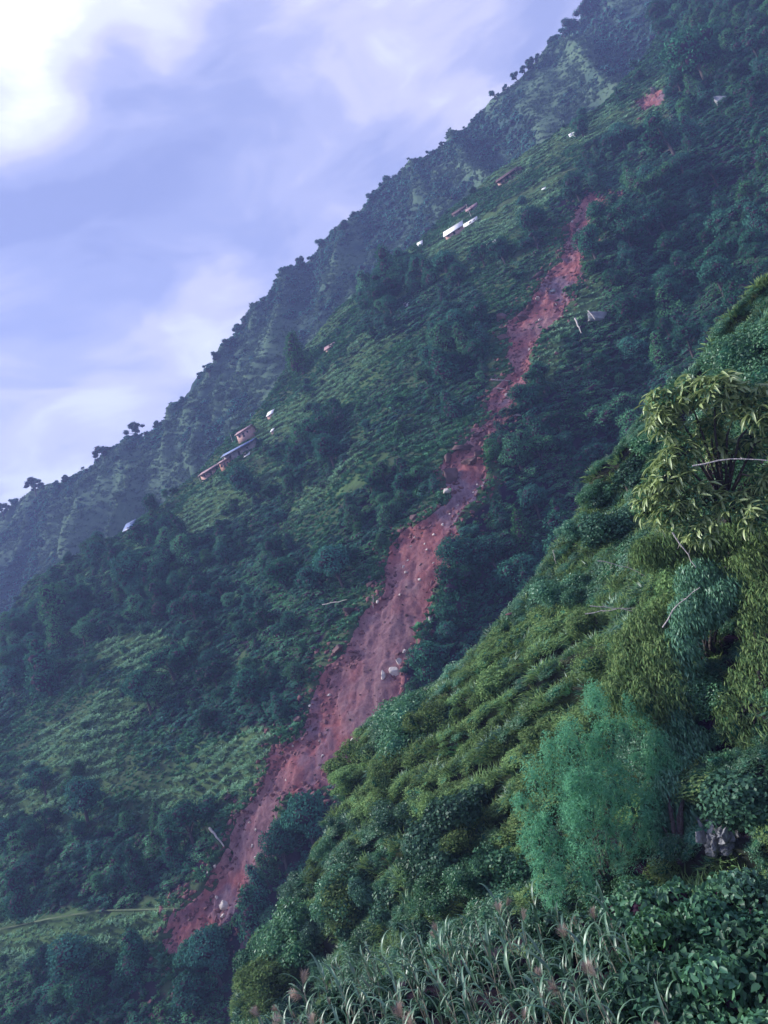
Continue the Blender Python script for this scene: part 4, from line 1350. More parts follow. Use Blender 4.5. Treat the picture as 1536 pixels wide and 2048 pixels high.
for l in fl[::4]:
    e = np.array(l[:3]); m_ = e * .45 + np.array([0, 0, .6])
    v, f = tube([(e[0] * .25, e[1] * .25, -.6), m_ * .6, m_, e], [.06, .045, .03, .01], 5); parts.append((v, f, 0, None))
link('trunk', mesh_parts('trunk', parts, [M_BARK]), ft)

# draped trees along the right border
def limb_tree(name, label, base, lobes, mats, nleaf, leaf, wd, drp, r=.14, spread=(.5, 1.3), jitter=1.0, core=.55, cat='tree'):
    lb = px_lobes(lobes, base)
    o = thing(name, base, label, cat)
    link('crown', mesh_parts('crown', crown_parts(rng, lb, nleaf, leaf, wd, core=core, updir=.3, jitter=jitter, drp=drp, spread=spread), mats), o)
    parts = []
    for l in lb:
        e = np.array(l[:3]); m_ = e * .5 + np.array([0, 0, .4])
        v, f = tube([(0, 0, -.6), m_ * .6, m_, e], [r, r * .7, r * .4, r * .15], 5); parts.append((v, f, 0, None))
    link('trunk', mesh_parts('trunk', parts, [M_BARK]), o)
    return o


for lab, bp, mk, lobes in [
    ('yellow green draped tree left of the dark hollow', (1320, 1440), 'yellow', [(1300, 1262, 42, 40, .9), (1265, 1330, 41.5, 38, 1), (1325, 1320, 41, 42, .9), (1235, 1395, 41, 30, 1.2), (1290, 1405, 40.5, 36, 1.3), (1345, 1385, 40.5, 34, 1.4), (1340, 1225, 42.5, 34, .8), (1250, 1290, 42, 22, 1)]),
    ('green draped tree hanging over the upper rim of the dark hollow', (1410, 1330), 'near', [(1400, 1165, 42, 38, .9), (1450, 1190, 41.5, 36, .8), (1385, 1235, 41, 34, 1.1), (1370, 1300, 40.5, 26, 1.6), (1425, 1225, 41, 24, 1), (1375, 1380, 40.5, 22, 2.0), (1362, 1450, 40.5, 18, 2.0), (1480, 1160, 42, 26, .8)]),
    ('green draped tree at the right border beyond the dark hollow', (1530, 1420), 'yellow', [(1505, 1140, 42, 44, .8), (1545, 1205, 41, 48, .9), (1515, 1260, 40.5, 28, 1.3), (1540, 1330, 40, 42, 1.1), (1492, 1385, 40, 26, 1.5), (1470, 1450, 39.5, 26, 1.8), (1535, 1420, 39.5, 36, 1.3), (1505, 1490, 39.5, 24, 1.3)]),
    ('shaded tree hanging between the feathery tree and the rock outcrop', (1350, 1700), 'near', [(1335, 1500, 41, 34, 1.1), (1385, 1545, 40.5, 32, 1.2), (1350, 1590, 40, 34, 1.1), (1380, 1650, 39.8, 30, 1.2), (1320, 1650, 40, 28, 1.2), (1340, 1710, 39.8, 28, .9), (1400, 1490, 40.8, 20, 1.6)]),
    ('green tree under the long leaved tree', (1440, 1200), 'yellow', [(1300, 1110, 43, 32, .9), (1350, 1100, 43, 34, .9), (1420, 1095, 43, 34, .8), (1480, 1080, 43, 36, .9), (1535, 1075, 42.5, 40, .9), (1380, 1140, 42.5, 26, .9)]),
    ('deep green tree closing the hollow at the right border', (1536, 1640), 'near', [(1530, 1540, 40, 34, 1), (1505, 1590, 39.5, 24, 1.2), (1550, 1600, 39.5, 36, 1), (1525, 1660, 39, 26, 1)])]:
    limb_tree('tree', lab, SPUR.at(*bp), lobes, [LM[mk], LM['dark']], 17000, .30, .075, .75)

# long leaved tree at the upper right
def long_leaf_mesh(L_=.52, W_=.12, droop=.35, name='leaf', mats=None):
    n = 6; V = []; Fc = []
    for i in range(n + 1):
        u_ = i / n; x_ = L_ * u_; w_ = W_ * math.sin(math.pi * min(1, u_ * .93 + .05)) ** .8 * .5
        z_ = -droop * L_ * u_ * u_
        V += [(x_, -w_, z_ + w_ * .35), (x_, 0, z_), (x_, w_, z_ + w_ * .35)]
    for i in range(n):
        a = i * 3
        Fc += [(a, a + 1, a + 4, a + 3), (a + 1, a + 2, a + 5, a + 4)]
    return np.array(V), np.array(Fc)


LB = SPUR.at(1480, 1170)
ll = px_lobes([(1330, 800, 38.5, 34, .8), (1375, 785, 38.5, 36, .8), (1430, 780, 38.0, 40, .8), (1480, 800, 38.5, 40, .8), (1530, 815, 38.5, 45, .8), (1590, 840, 39.5, 60, .8),
               (1330, 850, 38.5, 30, 1), (1360, 905, 38.5, 34, 1), (1340, 955, 38.5, 38, 1), (1310, 985, 39.0, 34, 1), (1400, 1000, 38.5, 34, .9), (1345, 1030, 38.5, 34, .9),
               (1470, 1010, 38.5, 30, .8), (1520, 1030, 38.5, 40, .8), (1440, 900, 40.0, 26, .9), (1500, 880, 40.0, 22, .9), (1420, 850, 39.5, 30, .9), (1540, 960, 39.5, 28, .9),
               (1290, 1020, 39.0, 24, .9), (1400, 1060, 38.5, 30, .8)], LB)
lt = thing('long_leaved_tree', LB, 'pale leafed tree with long drooping leaves at the upper right of the near spur', 'tree')
parts = []
tp = (ray(1440, 960) * 39.5 - LB); v, f = tube([(0, 0, -1), (.1, 0, 2), tp * .8, tp], [.28, .22, .16, .12], 8); parts.append((v, f, 0, None))
for l in ll:
    e = np.array(l[:3]); m_ = tp * .5 + e * .5 + np.array([0, 0, .3])
    v, f = tube([tp * .8, m_, e], [.09, .055, .02], 5); parts.append((v, f, 0, None))
link('trunk', mesh_parts('trunk', parts, [M_BARK]), lt)
lv, lfc = long_leaf_mesh()
LEAFM = [mesh_parts('leaf', [(lv * np.array([k1, k2, k3]), lfc, 0, np.full(len(lv), tn))], [LM['pale']], True)
         for k1, k2, k3, tn in ((1, 1, 1, .5), (1.2, 1.1, 1.5, .8), (.8, 1.1, .6, .25), (1.1, .85, 2.0, .95))]
ro = []; wt = np.array([l[3] ** 2 for l in ll]); wt /= wt.sum()
for j in range(900):
    l = ll[rng.choice(len(ll), p=wt)]
    d_ = _norm(rng.normal(size=3) + np.array([0, -.35, .45]))
    c = np.array(l[:3]) + d_ * np.array([l[3], l[3], l[4]]) * rng.uniform(.55, 1.15)
    for q in range(6):
        yaw = rng.uniform(0, 6.28); pit = rng.uniform(-.5, .75)
        ro.append((c, yaw, pit, rng.uniform(.75, 1.2), d_))


def rotm(yaw, pit, roll):
    return (Matrix.Rotation(yaw, 3, 'Z') @ Matrix.Rotation(pit, 3, 'Y') @ Matrix.Rotation(roll, 3, 'X'))


ro.sort(key=lambda r: float((r[0] + LB) @ Fv) + (0 if project((r[0] + LB)[None])[0][0] < 1545 else 50))
big = [];
for i, (c, yaw, pit, sc, d_) in enumerate(ro):
    R_ = rotm(yaw, pit, rng.normal(0, .4))
    if i % 9 == 0 and i // 9 < 300 and i < 2700:
        o = bpy.data.objects.new('leaf', LEAFM[rng.integers(4)]); COLL.objects.link(o); o.parent = lt
        o.location = c; o.rotation_euler = R_.to_euler(); o.scale = (sc,) * 3
    else:
        vv_ = lv * sc * np.array([1, 1, rng.uniform(.5, 2)]); big.append((vv_ @ np.array(R_).T + c, lfc, 0, np.full(len(lv), rng.uniform())))
nb = [(l[0], l[1], l[2], l[3] * .95, l[4] * .95) for l in ll]
big += [(v, f, 1 if m == 0 else 2, a) for (v, f, m, a) in crown_parts(rng, nb + px_lobes([(1440, 930, 41.5, 50, 1), (1490, 900, 41.5, 46, 1), (1500, 980, 41.5, 44, 1), (1400, 880, 41, 30, 1)], LB), 16000, .22, .09, core=.45, jitter=1.0, spread=(.4, 1.15))]  # deeper green inner leaves paint the shaded hollow behind the pale ones
fo = link('foliage', mesh_parts('foliage', big, [LM['pale'], LM['near'], M_CROWN_SHADE], True), lt, kind='stuff')

# ------------------------------------------------------------------ cane plants on the bench
def cane_leaf(L_, W_, rise, seed):
    n = 7; V = []; Fc = []; x = 0; z = 0; a = rise
    for i in range(n + 1):
        u_ = i / n; w_ = W_ * (min(1, u_ * 5 + .35)) * (1 - u_ ** 2.2) * .5 + .002
        V += [(x, -w_, z + w_ * .4), (x, 0, z), (x, w_, z + w_ * .4)]
        x += math.cos(a) * L_ / n; z += math.sin(a) * L_ / n; a -= (1.9 + .35 * seed) / n * (0.5 + u_)
    for i in range(n):
        b_ = i * 3; Fc += [(b_, b_ + 1, b_ + 4, b_ + 3), (b_ + 1, b_ + 2, b_ + 5, b_ + 4)]
    return mesh_parts('leaf', [(np.array(V), np.array(Fc), 0, np.full(len(V), (seed * .37) % 1))], [LM['blade']], True)


CL = [cane_leaf(.68, .055, 1.1, 0), cane_leaf(.55, .045, .8, 1), cane_leaf(.75, .055, 1.25, 2), cane_leaf(.5, .045, .5, 3), cane_leaf(.62, .05, 1.4, -1)]
CS = []
for hh in (1.05, 1.35):
    v, f = tube([(0, 0, -.15), (.02, .01, hh * .5), (.03, -.02, hh)], [.018, .014, .008], 5)
    CS.append(mesh_parts('stalk', [(v, f, 0, None)], [M_CANE]))


def plume_mesh(rng):
    n = 220; u_ = rng.uniform(0, 1, n); a = rng.uniform(0, 6.28, n)
    base = np.stack([0 * u_, 0 * u_, u_ * .22], 1)
    d_ = np.stack([np.cos(a), np.sin(a), rng.uniform(.6, 1.7, n)], 1); d_ = _norm(d_) * (rng.uniform(.14, .26, n)[:, None])
    sd = np.cross(d_, [0, 0, 1.0]); sd = _norm(sd) * .004
    tip = base + d_ + np.array([0, 0, -.02]); mid = base + d_ * .6
    V = np.stack([base, mid + sd, tip, mid - sd], 1).reshape(-1, 3)
    return mesh_parts('plume', [(V, np.arange(4 * n).reshape(-1, 4), 0, np.repeat(rng.uniform(0, 1, n), 4))], [LM['plume']])


PL = [plume_mesh(rng) for _ in range(3)]
CANE_PX = [(520, 2200), (640, 2020), (790, 1960), (1000, 1905), (1130, 1900), (1290, 1945), (1370, 2060), (1420, 2300)]
v_ = ray(np.array([p[0] for p in CANE_PX]), np.array([p[1] for p in CANE_PX])); CANE_XY = [tuple((v * FGZ / v[2])[:2]) for v in v_]
cx_, cy_ = jit_grid(rng, -16, 24, 8, 40, .50)
k = inpoly(cx_, cy_, CANE_XY); cx_, cy_ = cx_[k], cy_[k]
cz = fg_z(cx_, cy_)
Pc = np.stack([cx_, cy_, cz], 1); ppx, ppy = project(Pc + np.array([0, 0, 1.2])); k = (ppy < 2075) & (ppx > 500) & (ppx < 1560); Pc, ppx, ppy = Pc[k], ppx[k], ppy[k]
edge = sdist(Pc[:, 0], Pc[:, 1], CANE_XY)
order = np.argsort(Pc @ Fv)[:230]
for i in order:
    near_left = edge[i] > -1.3
    plumed = rng.uniform() < (.28 if near_left else .07)
    spot = 'on the left edge of the bench' if (near_left and ppx[i] < 1000) else ('at the bottom middle of the picture' if ppx[i] < 1100 else 'in front of the leafy bushes')
    lab = f'long leaved cane plant {"topped by a pinkish plume" if plumed else "without plume"} {spot}'
    sc = rng.uniform(.75, 1.15)
    o = thing('cane_plant', Pc[i], lab, 'cane plant', 'cane plants on the bench', (rng.normal(0, .1), rng.normal(0, .1), rng.uniform(0, 6.28)), sc)
    si = rng.integers(2); hh = (1.05, 1.35)[si]
    col_ = 'far left' if ppx[i] < 700 else 'left' if ppx[i] < 850 else 'middle' if ppx[i] < 1010 else 'right' if ppx[i] < 1160 else 'far right'
    row_ = 'back row' if ppy[i] < 1880 else 'second row' if ppy[i] < 1925 else 'third row' if ppy[i] < 1975 else 'front row'
    register(o, ('tall ' if sc * hh > 1.25 else 'short ') + ('plumed' if plumed else 'plumeless'), 'cane plant', ppx[i], ppy[i], f'in the {row_} {col_}')
    c = bpy.data.objects.new('stalk', CS[si]); COLL.objects.link(c); c.parent = o
    nl = rng.integers(8, 12)
    for q in range(nl):
        lf = bpy.data.objects.new('leaf', CL[rng.integers(5)]); COLL.objects.link(lf); lf.parent = o
        lf.location = (.02, 0, hh * (.2 + .78 * q / (nl - 1))); lf.rotation_euler = (0, rng.normal(0, .15), q * 3.0 + rng.normal(0, .5)); lf.scale = (rng.uniform(.75, 1.15),) * 3
    if plumed:
        c = bpy.data.objects.new('plume', PL[rng.integers(3)]); COLL.objects.link(c); c.parent = o
        c.location = (.03, -.02, hh - .02); c.rotation_euler = (rng.normal(0, .35), rng.normal(0, .35), 0); q_ = rng.uniform(.6, 1.05); c.scale = (q_ * rng.uniform(.6, 1.1), q_, q_)

def whole_cane(rng, plumed):
    parts = []; si = rng.integers(2); hh = (1.05, 1.35)[si]
    def take(me, mi, Mx):
        V = np.empty(len(me.vertices) * 3, np.float32); me.vertices.foreach_get('co', V); V = V.reshape(-1, 3)
        V = V @ np.array(Mx.to_3x3()).T + np.array(Mx.to_translation())
        Fq = np.array([tuple(p.vertices) for p in me.polygons]); parts.append((V, Fq, mi, np.full(len(V), rng.uniform())))
    take(CS[si], 0, Matrix.Identity(4))
    for q in range(10): take(CL[rng.integers(5)], 1, Matrix.Translation((.02, 0, hh * (.2 + .078 * q))) @ Matrix.Rotation(q * 3.0 + rng.normal(0, .5), 4, 'Z') @ Matrix.Scale(rng.uniform(.75, 1.15), 4))
    if plumed: take(PL[0], 2, Matrix.Translation((.03, -.02, hh)))
    return mesh_parts('cane', parts, [M_CANE, LM['blade'], LM['plume']], True)


rest = np.argsort(Pc @ Fv)[230:]
for q, plumed in enumerate((True, False, False)):
    rr = rest[q::3]; n = len(rr); z_ = rng.uniform(.75, 1.15, n)
    scatter('cane_stand', Pc[rr], np.stack([z_, z_, z_], 1), rand_rot(rng, n, .12), whole_cane(rng, plumed), 'farther cane plants crowding the back of the bench', 'cane stand')

# broad leaved bushes on the right of the bench
BB = []
for i in range(4):
    lb = drape_lobes(rng)
    BB.append((mesh_parts('foliage', crown_parts(rng, lb, 2600, .062, .046, jitter=.9, updir=.35, core=.6, spread=(.6, 1.25), six=True), [LM['broad' if i % 2 else 'near'], M_CROWN_SHADE]), trunk_mesh(rng, lb, 'stem', M_BARK, .015, -.1)))
for (px_, py_, hm, kk, lab) in [
    (1420, 2040, 2.0, 1, 'grey green broad leaved bush at the lower right corner'), (1530, 2010, 2.4, 1, 'broad leaved bush cut by the right border near the corner'),
    (1360, 1980, 1.9, 0, 'bright broad leaved bush next to the cane plants'), (1470, 1950, 1.9, 1, 'blue green broad leaved bush second from the corner'),
    (1545, 1890, 1.9, 0, 'broad leaved bush at the right border above the corner'), (1400, 1900, 2.0, 0, 'yellow green leafy bush behind the cane plants'),
    (1310, 1900, 1.7, 0, 'small leafy bush between the cane plants and the feathery tree'), (1480, 1860, 1.3, 1, 'leafy bush under the rock outcrop on the bench'),
    (1230, 1900, 1.5, 0, 'low bright bush behind the middle cane plants'), (1330, 2070, 1.8, 1, 'grey green bush at the bottom edge right of the cane plants'),
    (1120, 1895, 1.4, 0, 'low leafy bush behind the plumed cane plants'), (700, 2060, 1.5, 1, 'grey green bush at the bottom edge left of the cane plants'),
    (1490, 2090, 2.0, 0, 'green bush at the very bottom right corner')]:
    v = ray(px_, py_); P_ = v * FGZ / v[2]; P_[2] = fg_z(P_[0:1], P_[1:2])[0] - .1
    cm, tm = BB[kk + 2 * int(rng.integers(2))]
    o = thing('bush', P_, lab, 'bush', None, (0, 0, rng.uniform(0, 6.28)), (hm * 1.35, hm * 1.35, hm * 1.25))
    for nm, me in (('foliage', cm), ('stem', tm)):
        c = bpy.data.objects.new(nm, me); COLL.objects.link(c); c.parent = o
s, t = jit_grid(rng, -18, 34, 6, 42, .7)
k = (sdist(s, t, FG_XY) < 6) & (project(np.stack([s, t, 0 * s + FGZ], 1))[1] < 2200); s, t = s[k], t[k]; n = len(s); q = rng.uniform(.4, 1.0, n)
scatter('bench_weeds', np.stack([s, t, np.maximum(fg_z(s, t), -16) - .05], 1), np.stack([q, q, q * .9], 1), rand_rot(rng, n, .1), BB[1][0], 'low broad leaved weeds over the bench', 'weeds')


# ------------------------------------------------------------------ houses
def metal(name, col, rough=.5):
    m, t = newmat(name)
    tcn = N(t, 'ShaderNodeTexCoord'); nz = N(t, 'ShaderNodeTexNoise', i_Scale=1.5, i_Detail=6.0)
    t.links.new(tcn.outputs['Object'], nz.inputs[0])
    c = ramp(t, nz.outputs[0], [(0.3, tuple(x * .75 for x in col)), (0.7, col)])
    p = N(t, 'ShaderNodeBsdfPrincipled'); p.inputs['Roughness'].default_value = rough; p.inputs['Specular IOR Level'].default_value = .3
    t.links.new(c, p.inputs['Base Color']); o = N(t, 'ShaderNodeOutputMaterial'); t.links.new(p.outputs[0], o.inputs[0]); return m


MW = metal('white_tin', (.86, .86, .86)); MB = metal('blue_tin', (.16, .22, .42)); MP = metal('rusty_pink_tin', (.34, .20, .22)); MD = metal('dark_thatch', (.085, .05, .06), .9)
WPK = noise_mat('pink_mud_wall', [(.3, (.36, .21, .20)), (.7, (.52, .33, .30))], 1.5, bump=.3); WOR = noise_mat('orange_mud_wall', [(.3, (.34, .16, .12)), (.7, (.46, .25, .19))], 1.5, bump=.3)
WGR = noise_mat('grey_stone_wall', [(.3, (.20, .18, .20)), (.7, (.40, .36, .37))], 2, bump=.6); MDK = metal('dark_opening', (.035, .028, .04), .8); MWOOD = noise_mat('timber', [(.3, (.22, .17, .18)), (.7, (.40, .33, .34))], 3, bump=.3)
HROT = -math.radians(25)


def house(px, py, Lm, Wm, Hm, roofm, wallm, label, pitch=35, rise=0.0, name='house', cat='house', porch=True, windows=2, mono=False, drot=0.0, over=.6):
    drot = drot + (0 if mono else rng.normal(0, .07))
    P_ = MAIN.at(px, py)
    o = thing(name, P_ + np.array([0, 0, -.3 + rise]), label, cat, None, (0, 0, HROT + drot))
    def part(nm, boxes, mat, par=o):
        return link(nm, mesh_parts(nm, [(*box(*b_), 0, None) for b_ in boxes], [mat]), par)
    w = part('wall', [(-Lm / 2, Lm / 2, 0, Wm, -1.5, Hm)], wallm)
    h_ = math.tan(math.radians(pitch)); th = .12
    if mono:
        y0, y1 = -over, Wm + .3; V = []
        for x_ in (-Lm / 2 - over, Lm / 2 + over):
            for (y_, z_) in ((y0, Hm - over * h_), (y1, Hm + Wm * h_)): V += [(x_, y_, z_), (x_, y_, z_ + th)]
        V = np.array(V); Fr = np.array([(0, 1, 3, 2), (4, 6, 7, 5), (1, 5, 7, 3), (0, 2, 6, 4), (0, 4, 5, 1), (2, 3, 7, 6)])
    else:
        yy_ = [(-over, Hm - over * h_ + .05), (Wm / 2, Hm + Wm / 2 * h_ + .05), (Wm + over, Hm - over * h_ + .05)]; V = []
        for x_ in (-Lm / 2 - over, Lm / 2 + over):
            for (y_, z_) in yy_: V += [(x_, y_, z_), (x_, y_, z_ + th)]
        V = np.array(V); Fr = np.array([(0, 1, 7, 6), (1, 3, 9, 7), (3, 5, 11, 9), (5, 4, 10, 11), (0, 6, 8, 2), (2, 8, 10, 4), (0, 2, 3, 1), (2, 4, 5, 3), (6, 7, 9, 8), (8, 9, 11, 10)])
        g = np.array([(x_, y_, z_) for x_ in (-Lm / 2 + .02, Lm / 2 - .02) for (y_, z_) in ((0.02, Hm - .01), (Wm - .02, Hm - .01), (Wm / 2, Hm + Wm / 2 * h_ - .05))])
        link('gable', mesh_parts('gable', [(g, np.array([(0, 1, 2), (3, 5, 4)]), 0, None)], [wallm]), o)
    rf = link('roof', mesh_parts('roof', [(V, Fr, 0, None)], [roofm]), o)
    if Lm > 3.5:
        d_ = part('door', [(-.45, .45, -.05, .03, .1, 1.9)], MDK)
        part('door_frame', [(-.58, -.47, -.08, .03, .1, 2.02), (.47, .58, -.08, .03, .1, 2.02), (-.46, .46, -.08, .03, 1.91, 2.02)], MWOOD, d_)
        for q in range(windows):
            x_ = (-1) ** q * (Lm * .28 + .25)
            wn = part('window', [(x_ - .4, x_ + .4, -.05, .03, 1.0, 1.8)], MDK)
            part('window_frame', [(x_ - .5, x_ - .41, -.08, .02, .9, 1.9), (x_ + .41, x_ + .5, -.08, .02, .9, 1.9), (x_ - .4, x_ + .4, -.08, .02, 1.81, 1.9), (x_ - .4, x_ + .4, -.08, .02, .9, .99)], MWOOD, wn)
    if porch:
        for x_ in np.linspace(-Lm / 2 + .3, Lm / 2 - .3, 4):
            part('post', [(x_ - .09, x_ + .09, -1.5, -1.32, -1.2, Hm - .9 * h_ * .5)], MWOOD)
        V = np.array([(x_, y_, z_ + q) for x_ in (-Lm / 2 - .4, Lm / 2 + .4) for (y_, z_) in ((-1.9, Hm - 1.0), (-.1, Hm - .35)) for q in (0, .08)])
        link('porch_roof', mesh_parts('porch_roof', [(V, np.array([(0, 1, 3, 2), (4, 6, 7, 5), (1, 5, 7, 3), (0, 2, 6, 4), (0, 4, 5, 1), (2, 3, 7, 6)]), 0, None)], [roofm]), o)
    return o


house(492, 884, 7.5, 4, 2.8, MP, WPK, 'small upper house of the hamlet with a brown roof and pink walls', 34, rise=2.6, porch=False)
house(480, 912, 15.5, 4.0, 3.2, MB, WGR, 'long hamlet house under a bluish tin roof with pale posts', 30, rise=.6, over=.9)
house(424, 951, 12.5, 4.0, 3.0, MP, WPK, 'long lower hamlet house with a rusty pink roof at its left end', 31, rise=.3)
house(452, 938, 5.0, 3.2, 3.0, MP, WOR, 'short orange walled annex between the two long hamlet houses', 30, rise=1.0, porch=False)
house(404, 930, 4.0, 3, 1.9, MD, WGR, 'small dark roofed store behind the left end of the hamlet', 40, rise=.6, porch=False, windows=0)
house(491, 912, 4.2, .6, .9, MW, WGR, 'low white tin screen under the long blue roof', 60, name='shed', cat='shed', porch=False, windows=0, mono=True, over=.3, rise=-.4)
house(541, 834, 3.2, 2.2, 1.5, MW, WPK, 'white roofed shed above the hamlet on the terrace', 45, name='shed', cat='shed', porch=False, windows=0, mono=True, over=.3)
house(545, 866, 1.4, 1.2, 1.4, MW, WPK, 'tiny white hut between the hamlet and the terrace shed', 45, name='hut', cat='hut', porch=False, windows=0, mono=True, over=.2)
house(524, 896, 1.2, 1.0, .8, MW, WGR, 'tiny pale hut at the right end of the long blue roof', 45, name='hut', cat='hut', porch=False, windows=0, mono=True, over=.2)
house(912, 474, 8.8, 2.0, 2.3, MW, WPK, 'long pink walled house with a bright white tin roof', 54, rise=1.1, porch=False, mono=True, windows=2)
house(943, 452, 6.0, 1.4, 1.5, MW, WGR, 'shorter white roofed house just right of the long white one', 54, rise=1.3, porch=False, mono=True, windows=1)
house(922, 428, 7.5, 3, 1.6, MD, WGR, 'dark thatched house above the white roofs', 46, rise=.5, porch=False, windows=1)
house(945, 422, 5.0, 3, 1.5, MP, WGR, 'pale roofed annex right of the dark thatched house', 46, rise=.5, porch=False, windows=0)
house(1018, 362, 10.5, 4, 2.2, MD, WPK, 'dark roofed house highest on the terraces', 46, rise=.5, porch=True)
house(1035, 350, 4.5, 3, 2.2, MD, WPK, 'dark roofed annex at the right of the highest house', 46, rise=.5, porch=False, windows=0)
house(841, 494, 2.6, 2, 1.0, MW, WGR, 'pale tin shed on the crest left of the white roofs', 56, name='shed', cat='shed', porch=False, windows=0, mono=True, over=.3)
house(988, 495, 4.6, 1.6, 1.0, MW, WGR, 'lone shed with a bright white roof below the terraces', 58, name='shed', cat='shed', porch=False, windows=0, mono=True, over=.3)
house(1145, 278, 1.5, 1.2, 1.9, MW, MW, 'left one of the two tiny white sheds high on the slope', 50, name='shed', cat='shed', porch=False, windows=0, mono=True, over=.1)
house(1153, 276, 1.5, 1.2, 1.9, MW, MW, 'right one of the two tiny white sheds high on the slope', 50, name='shed', cat='shed', porch=False, windows=0, mono=True, over=.1)
house(812, 614, 4.0, 1.2, .6, MW, WGR, 'low pale roof half hidden in the middle terraces', 50, name='shed', cat='shed', porch=False, windows=0, mono=True, over=.2)
house(858, 600, 1.5, 1.2, 1.0, MW, WPK, 'tiny pale hut on the middle terraces', 50, name='hut', cat='hut', porch=False, windows=0, mono=True, over=.2)
house(661, 697, 5.0, 2.4, 1.2, MP, WPK, 'brown roofed hut on the terrace edge left of the middle fields', 48, name='hut', cat='hut', porch=False, windows=0)
house(257, 1062, 5.6, 3, 1.5, MB, WGR, 'blue tin shed on the crest above the hamlet field', 48, name='shed', cat='shed', porch=False, windows=0, mono=True)
house(1090, 383, 1.6, 1.0, .8, MW, WGR, 'tiny pale roof beside the terrace path', 50, name='hut', cat='hut', porch=False, windows=0, mono=True, over=.2)


def pole(px, py, H_, label, arm=True):
    P_ = MAIN.at(px, py); o = thing('utility_pole', P_, label, 'utility pole', None, (0, 0, HROT))
    v, f = tube([(0, 0, -.4), (0, 0, H_)], [.14, .09], 8); link('pole', mesh_parts('pole', [(v, f, 0, None)], [M_PALEWOOD]), o)
    if arm:
        link('crossarm', mesh_parts('crossarm', [(*box(-1.5, 1.5, -.2, -.08, H_ - 2.4, H_ - 2.2), 0, None)], [M_PALEWOOD]), o)
        for x_ in (-1.3, 0, 1.3): link('insulator', mesh_parts('insulator', [(*tube([(x_, -.14, H_ - 2.2), (x_, -.14, H_ - 2.02)], [.06, .04], 6), 0, None)], [MW]), o)


pole(944, 437, 7.5, 'pale utility pole with a crossarm in front of the thatched house')
pole(466, 886, 4.5, 'pale pole at the left end of the upper hamlet house', False)


# ------------------------------------------------------------------ rocks and debris on the landslide
def rock_mesh(rng, mat, flat=.7, sub=2, rough=.22):
    iv, f = (ICO2 if sub == 2 else ICO1)
    v = iv.copy()
    for _ in range(14):       # planar breaks
        d_ = _norm(rng.normal(size=3)); c = rng.uniform(.38, .75); q = v @ d_; v = v - np.maximum(q - c, 0)[:, None] * d_
    v = v * (1 + rough * .3 * rng.normal(size=(len(v), 1))) * np.array([1, rng.uniform(.6, .95), flat])
    return mesh_parts('rock', [(v * .5, f, 0, None)], [mat])


RK = {('brown'): [rock_mesh(rng, M_ROCKB) for _ in range(4)], 'pale': [rock_mesh(rng, M_ROCKP) for _ in range(4)], 'grey': [rock_mesh(rng, M_ROCKG) for _ in range(3)]}


def rock(px, py, spx, tone, label, group=None, asp=(1, 1, 1), slope=MAIN, off=None, name='boulder', drot=None):
    P_ = slope.at(px, py); d_ = float(P_ @ Fv); S_ = spx * d_ / FPX
    inside = slope is MAIN
    P_ = P_ + slope.n * ((.9 if off is None else off) + S_ * .12)
    o = link(name, RK[tone][rng.integers(3)], label=label, category='rock')
    o.location = tuple(P_); o.rotation_euler = (rng.normal(0, .3), rng.normal(0, .3), rng.uniform(0, 6.28) if drot is None else drot); o.scale = (S_ * asp[0], S_ * asp[1], S_ * asp[2])
    if group: o['group'] = group
    return o


_h = MAIN.h


class _Bed:   # heights of the landslide bed for things lying on it
    n = MAIN.n
    @staticmethod
    def at(px, py):
        f_ = lambda a, b: MAIN.h(a, b) + np.maximum(bed_h(a, b, scar_d(a, b)), 0)
        s_, t_ = MAIN.solve(np.array([float(px)]), np.array([float(py)]), f_, 14)
        hh = f_(s_, t_)
        return (MAIN.O + s_[:, None] * MAIN.s + t_[:, None] * MAIN.t + hh[:, None] * MAIN.n)[0]


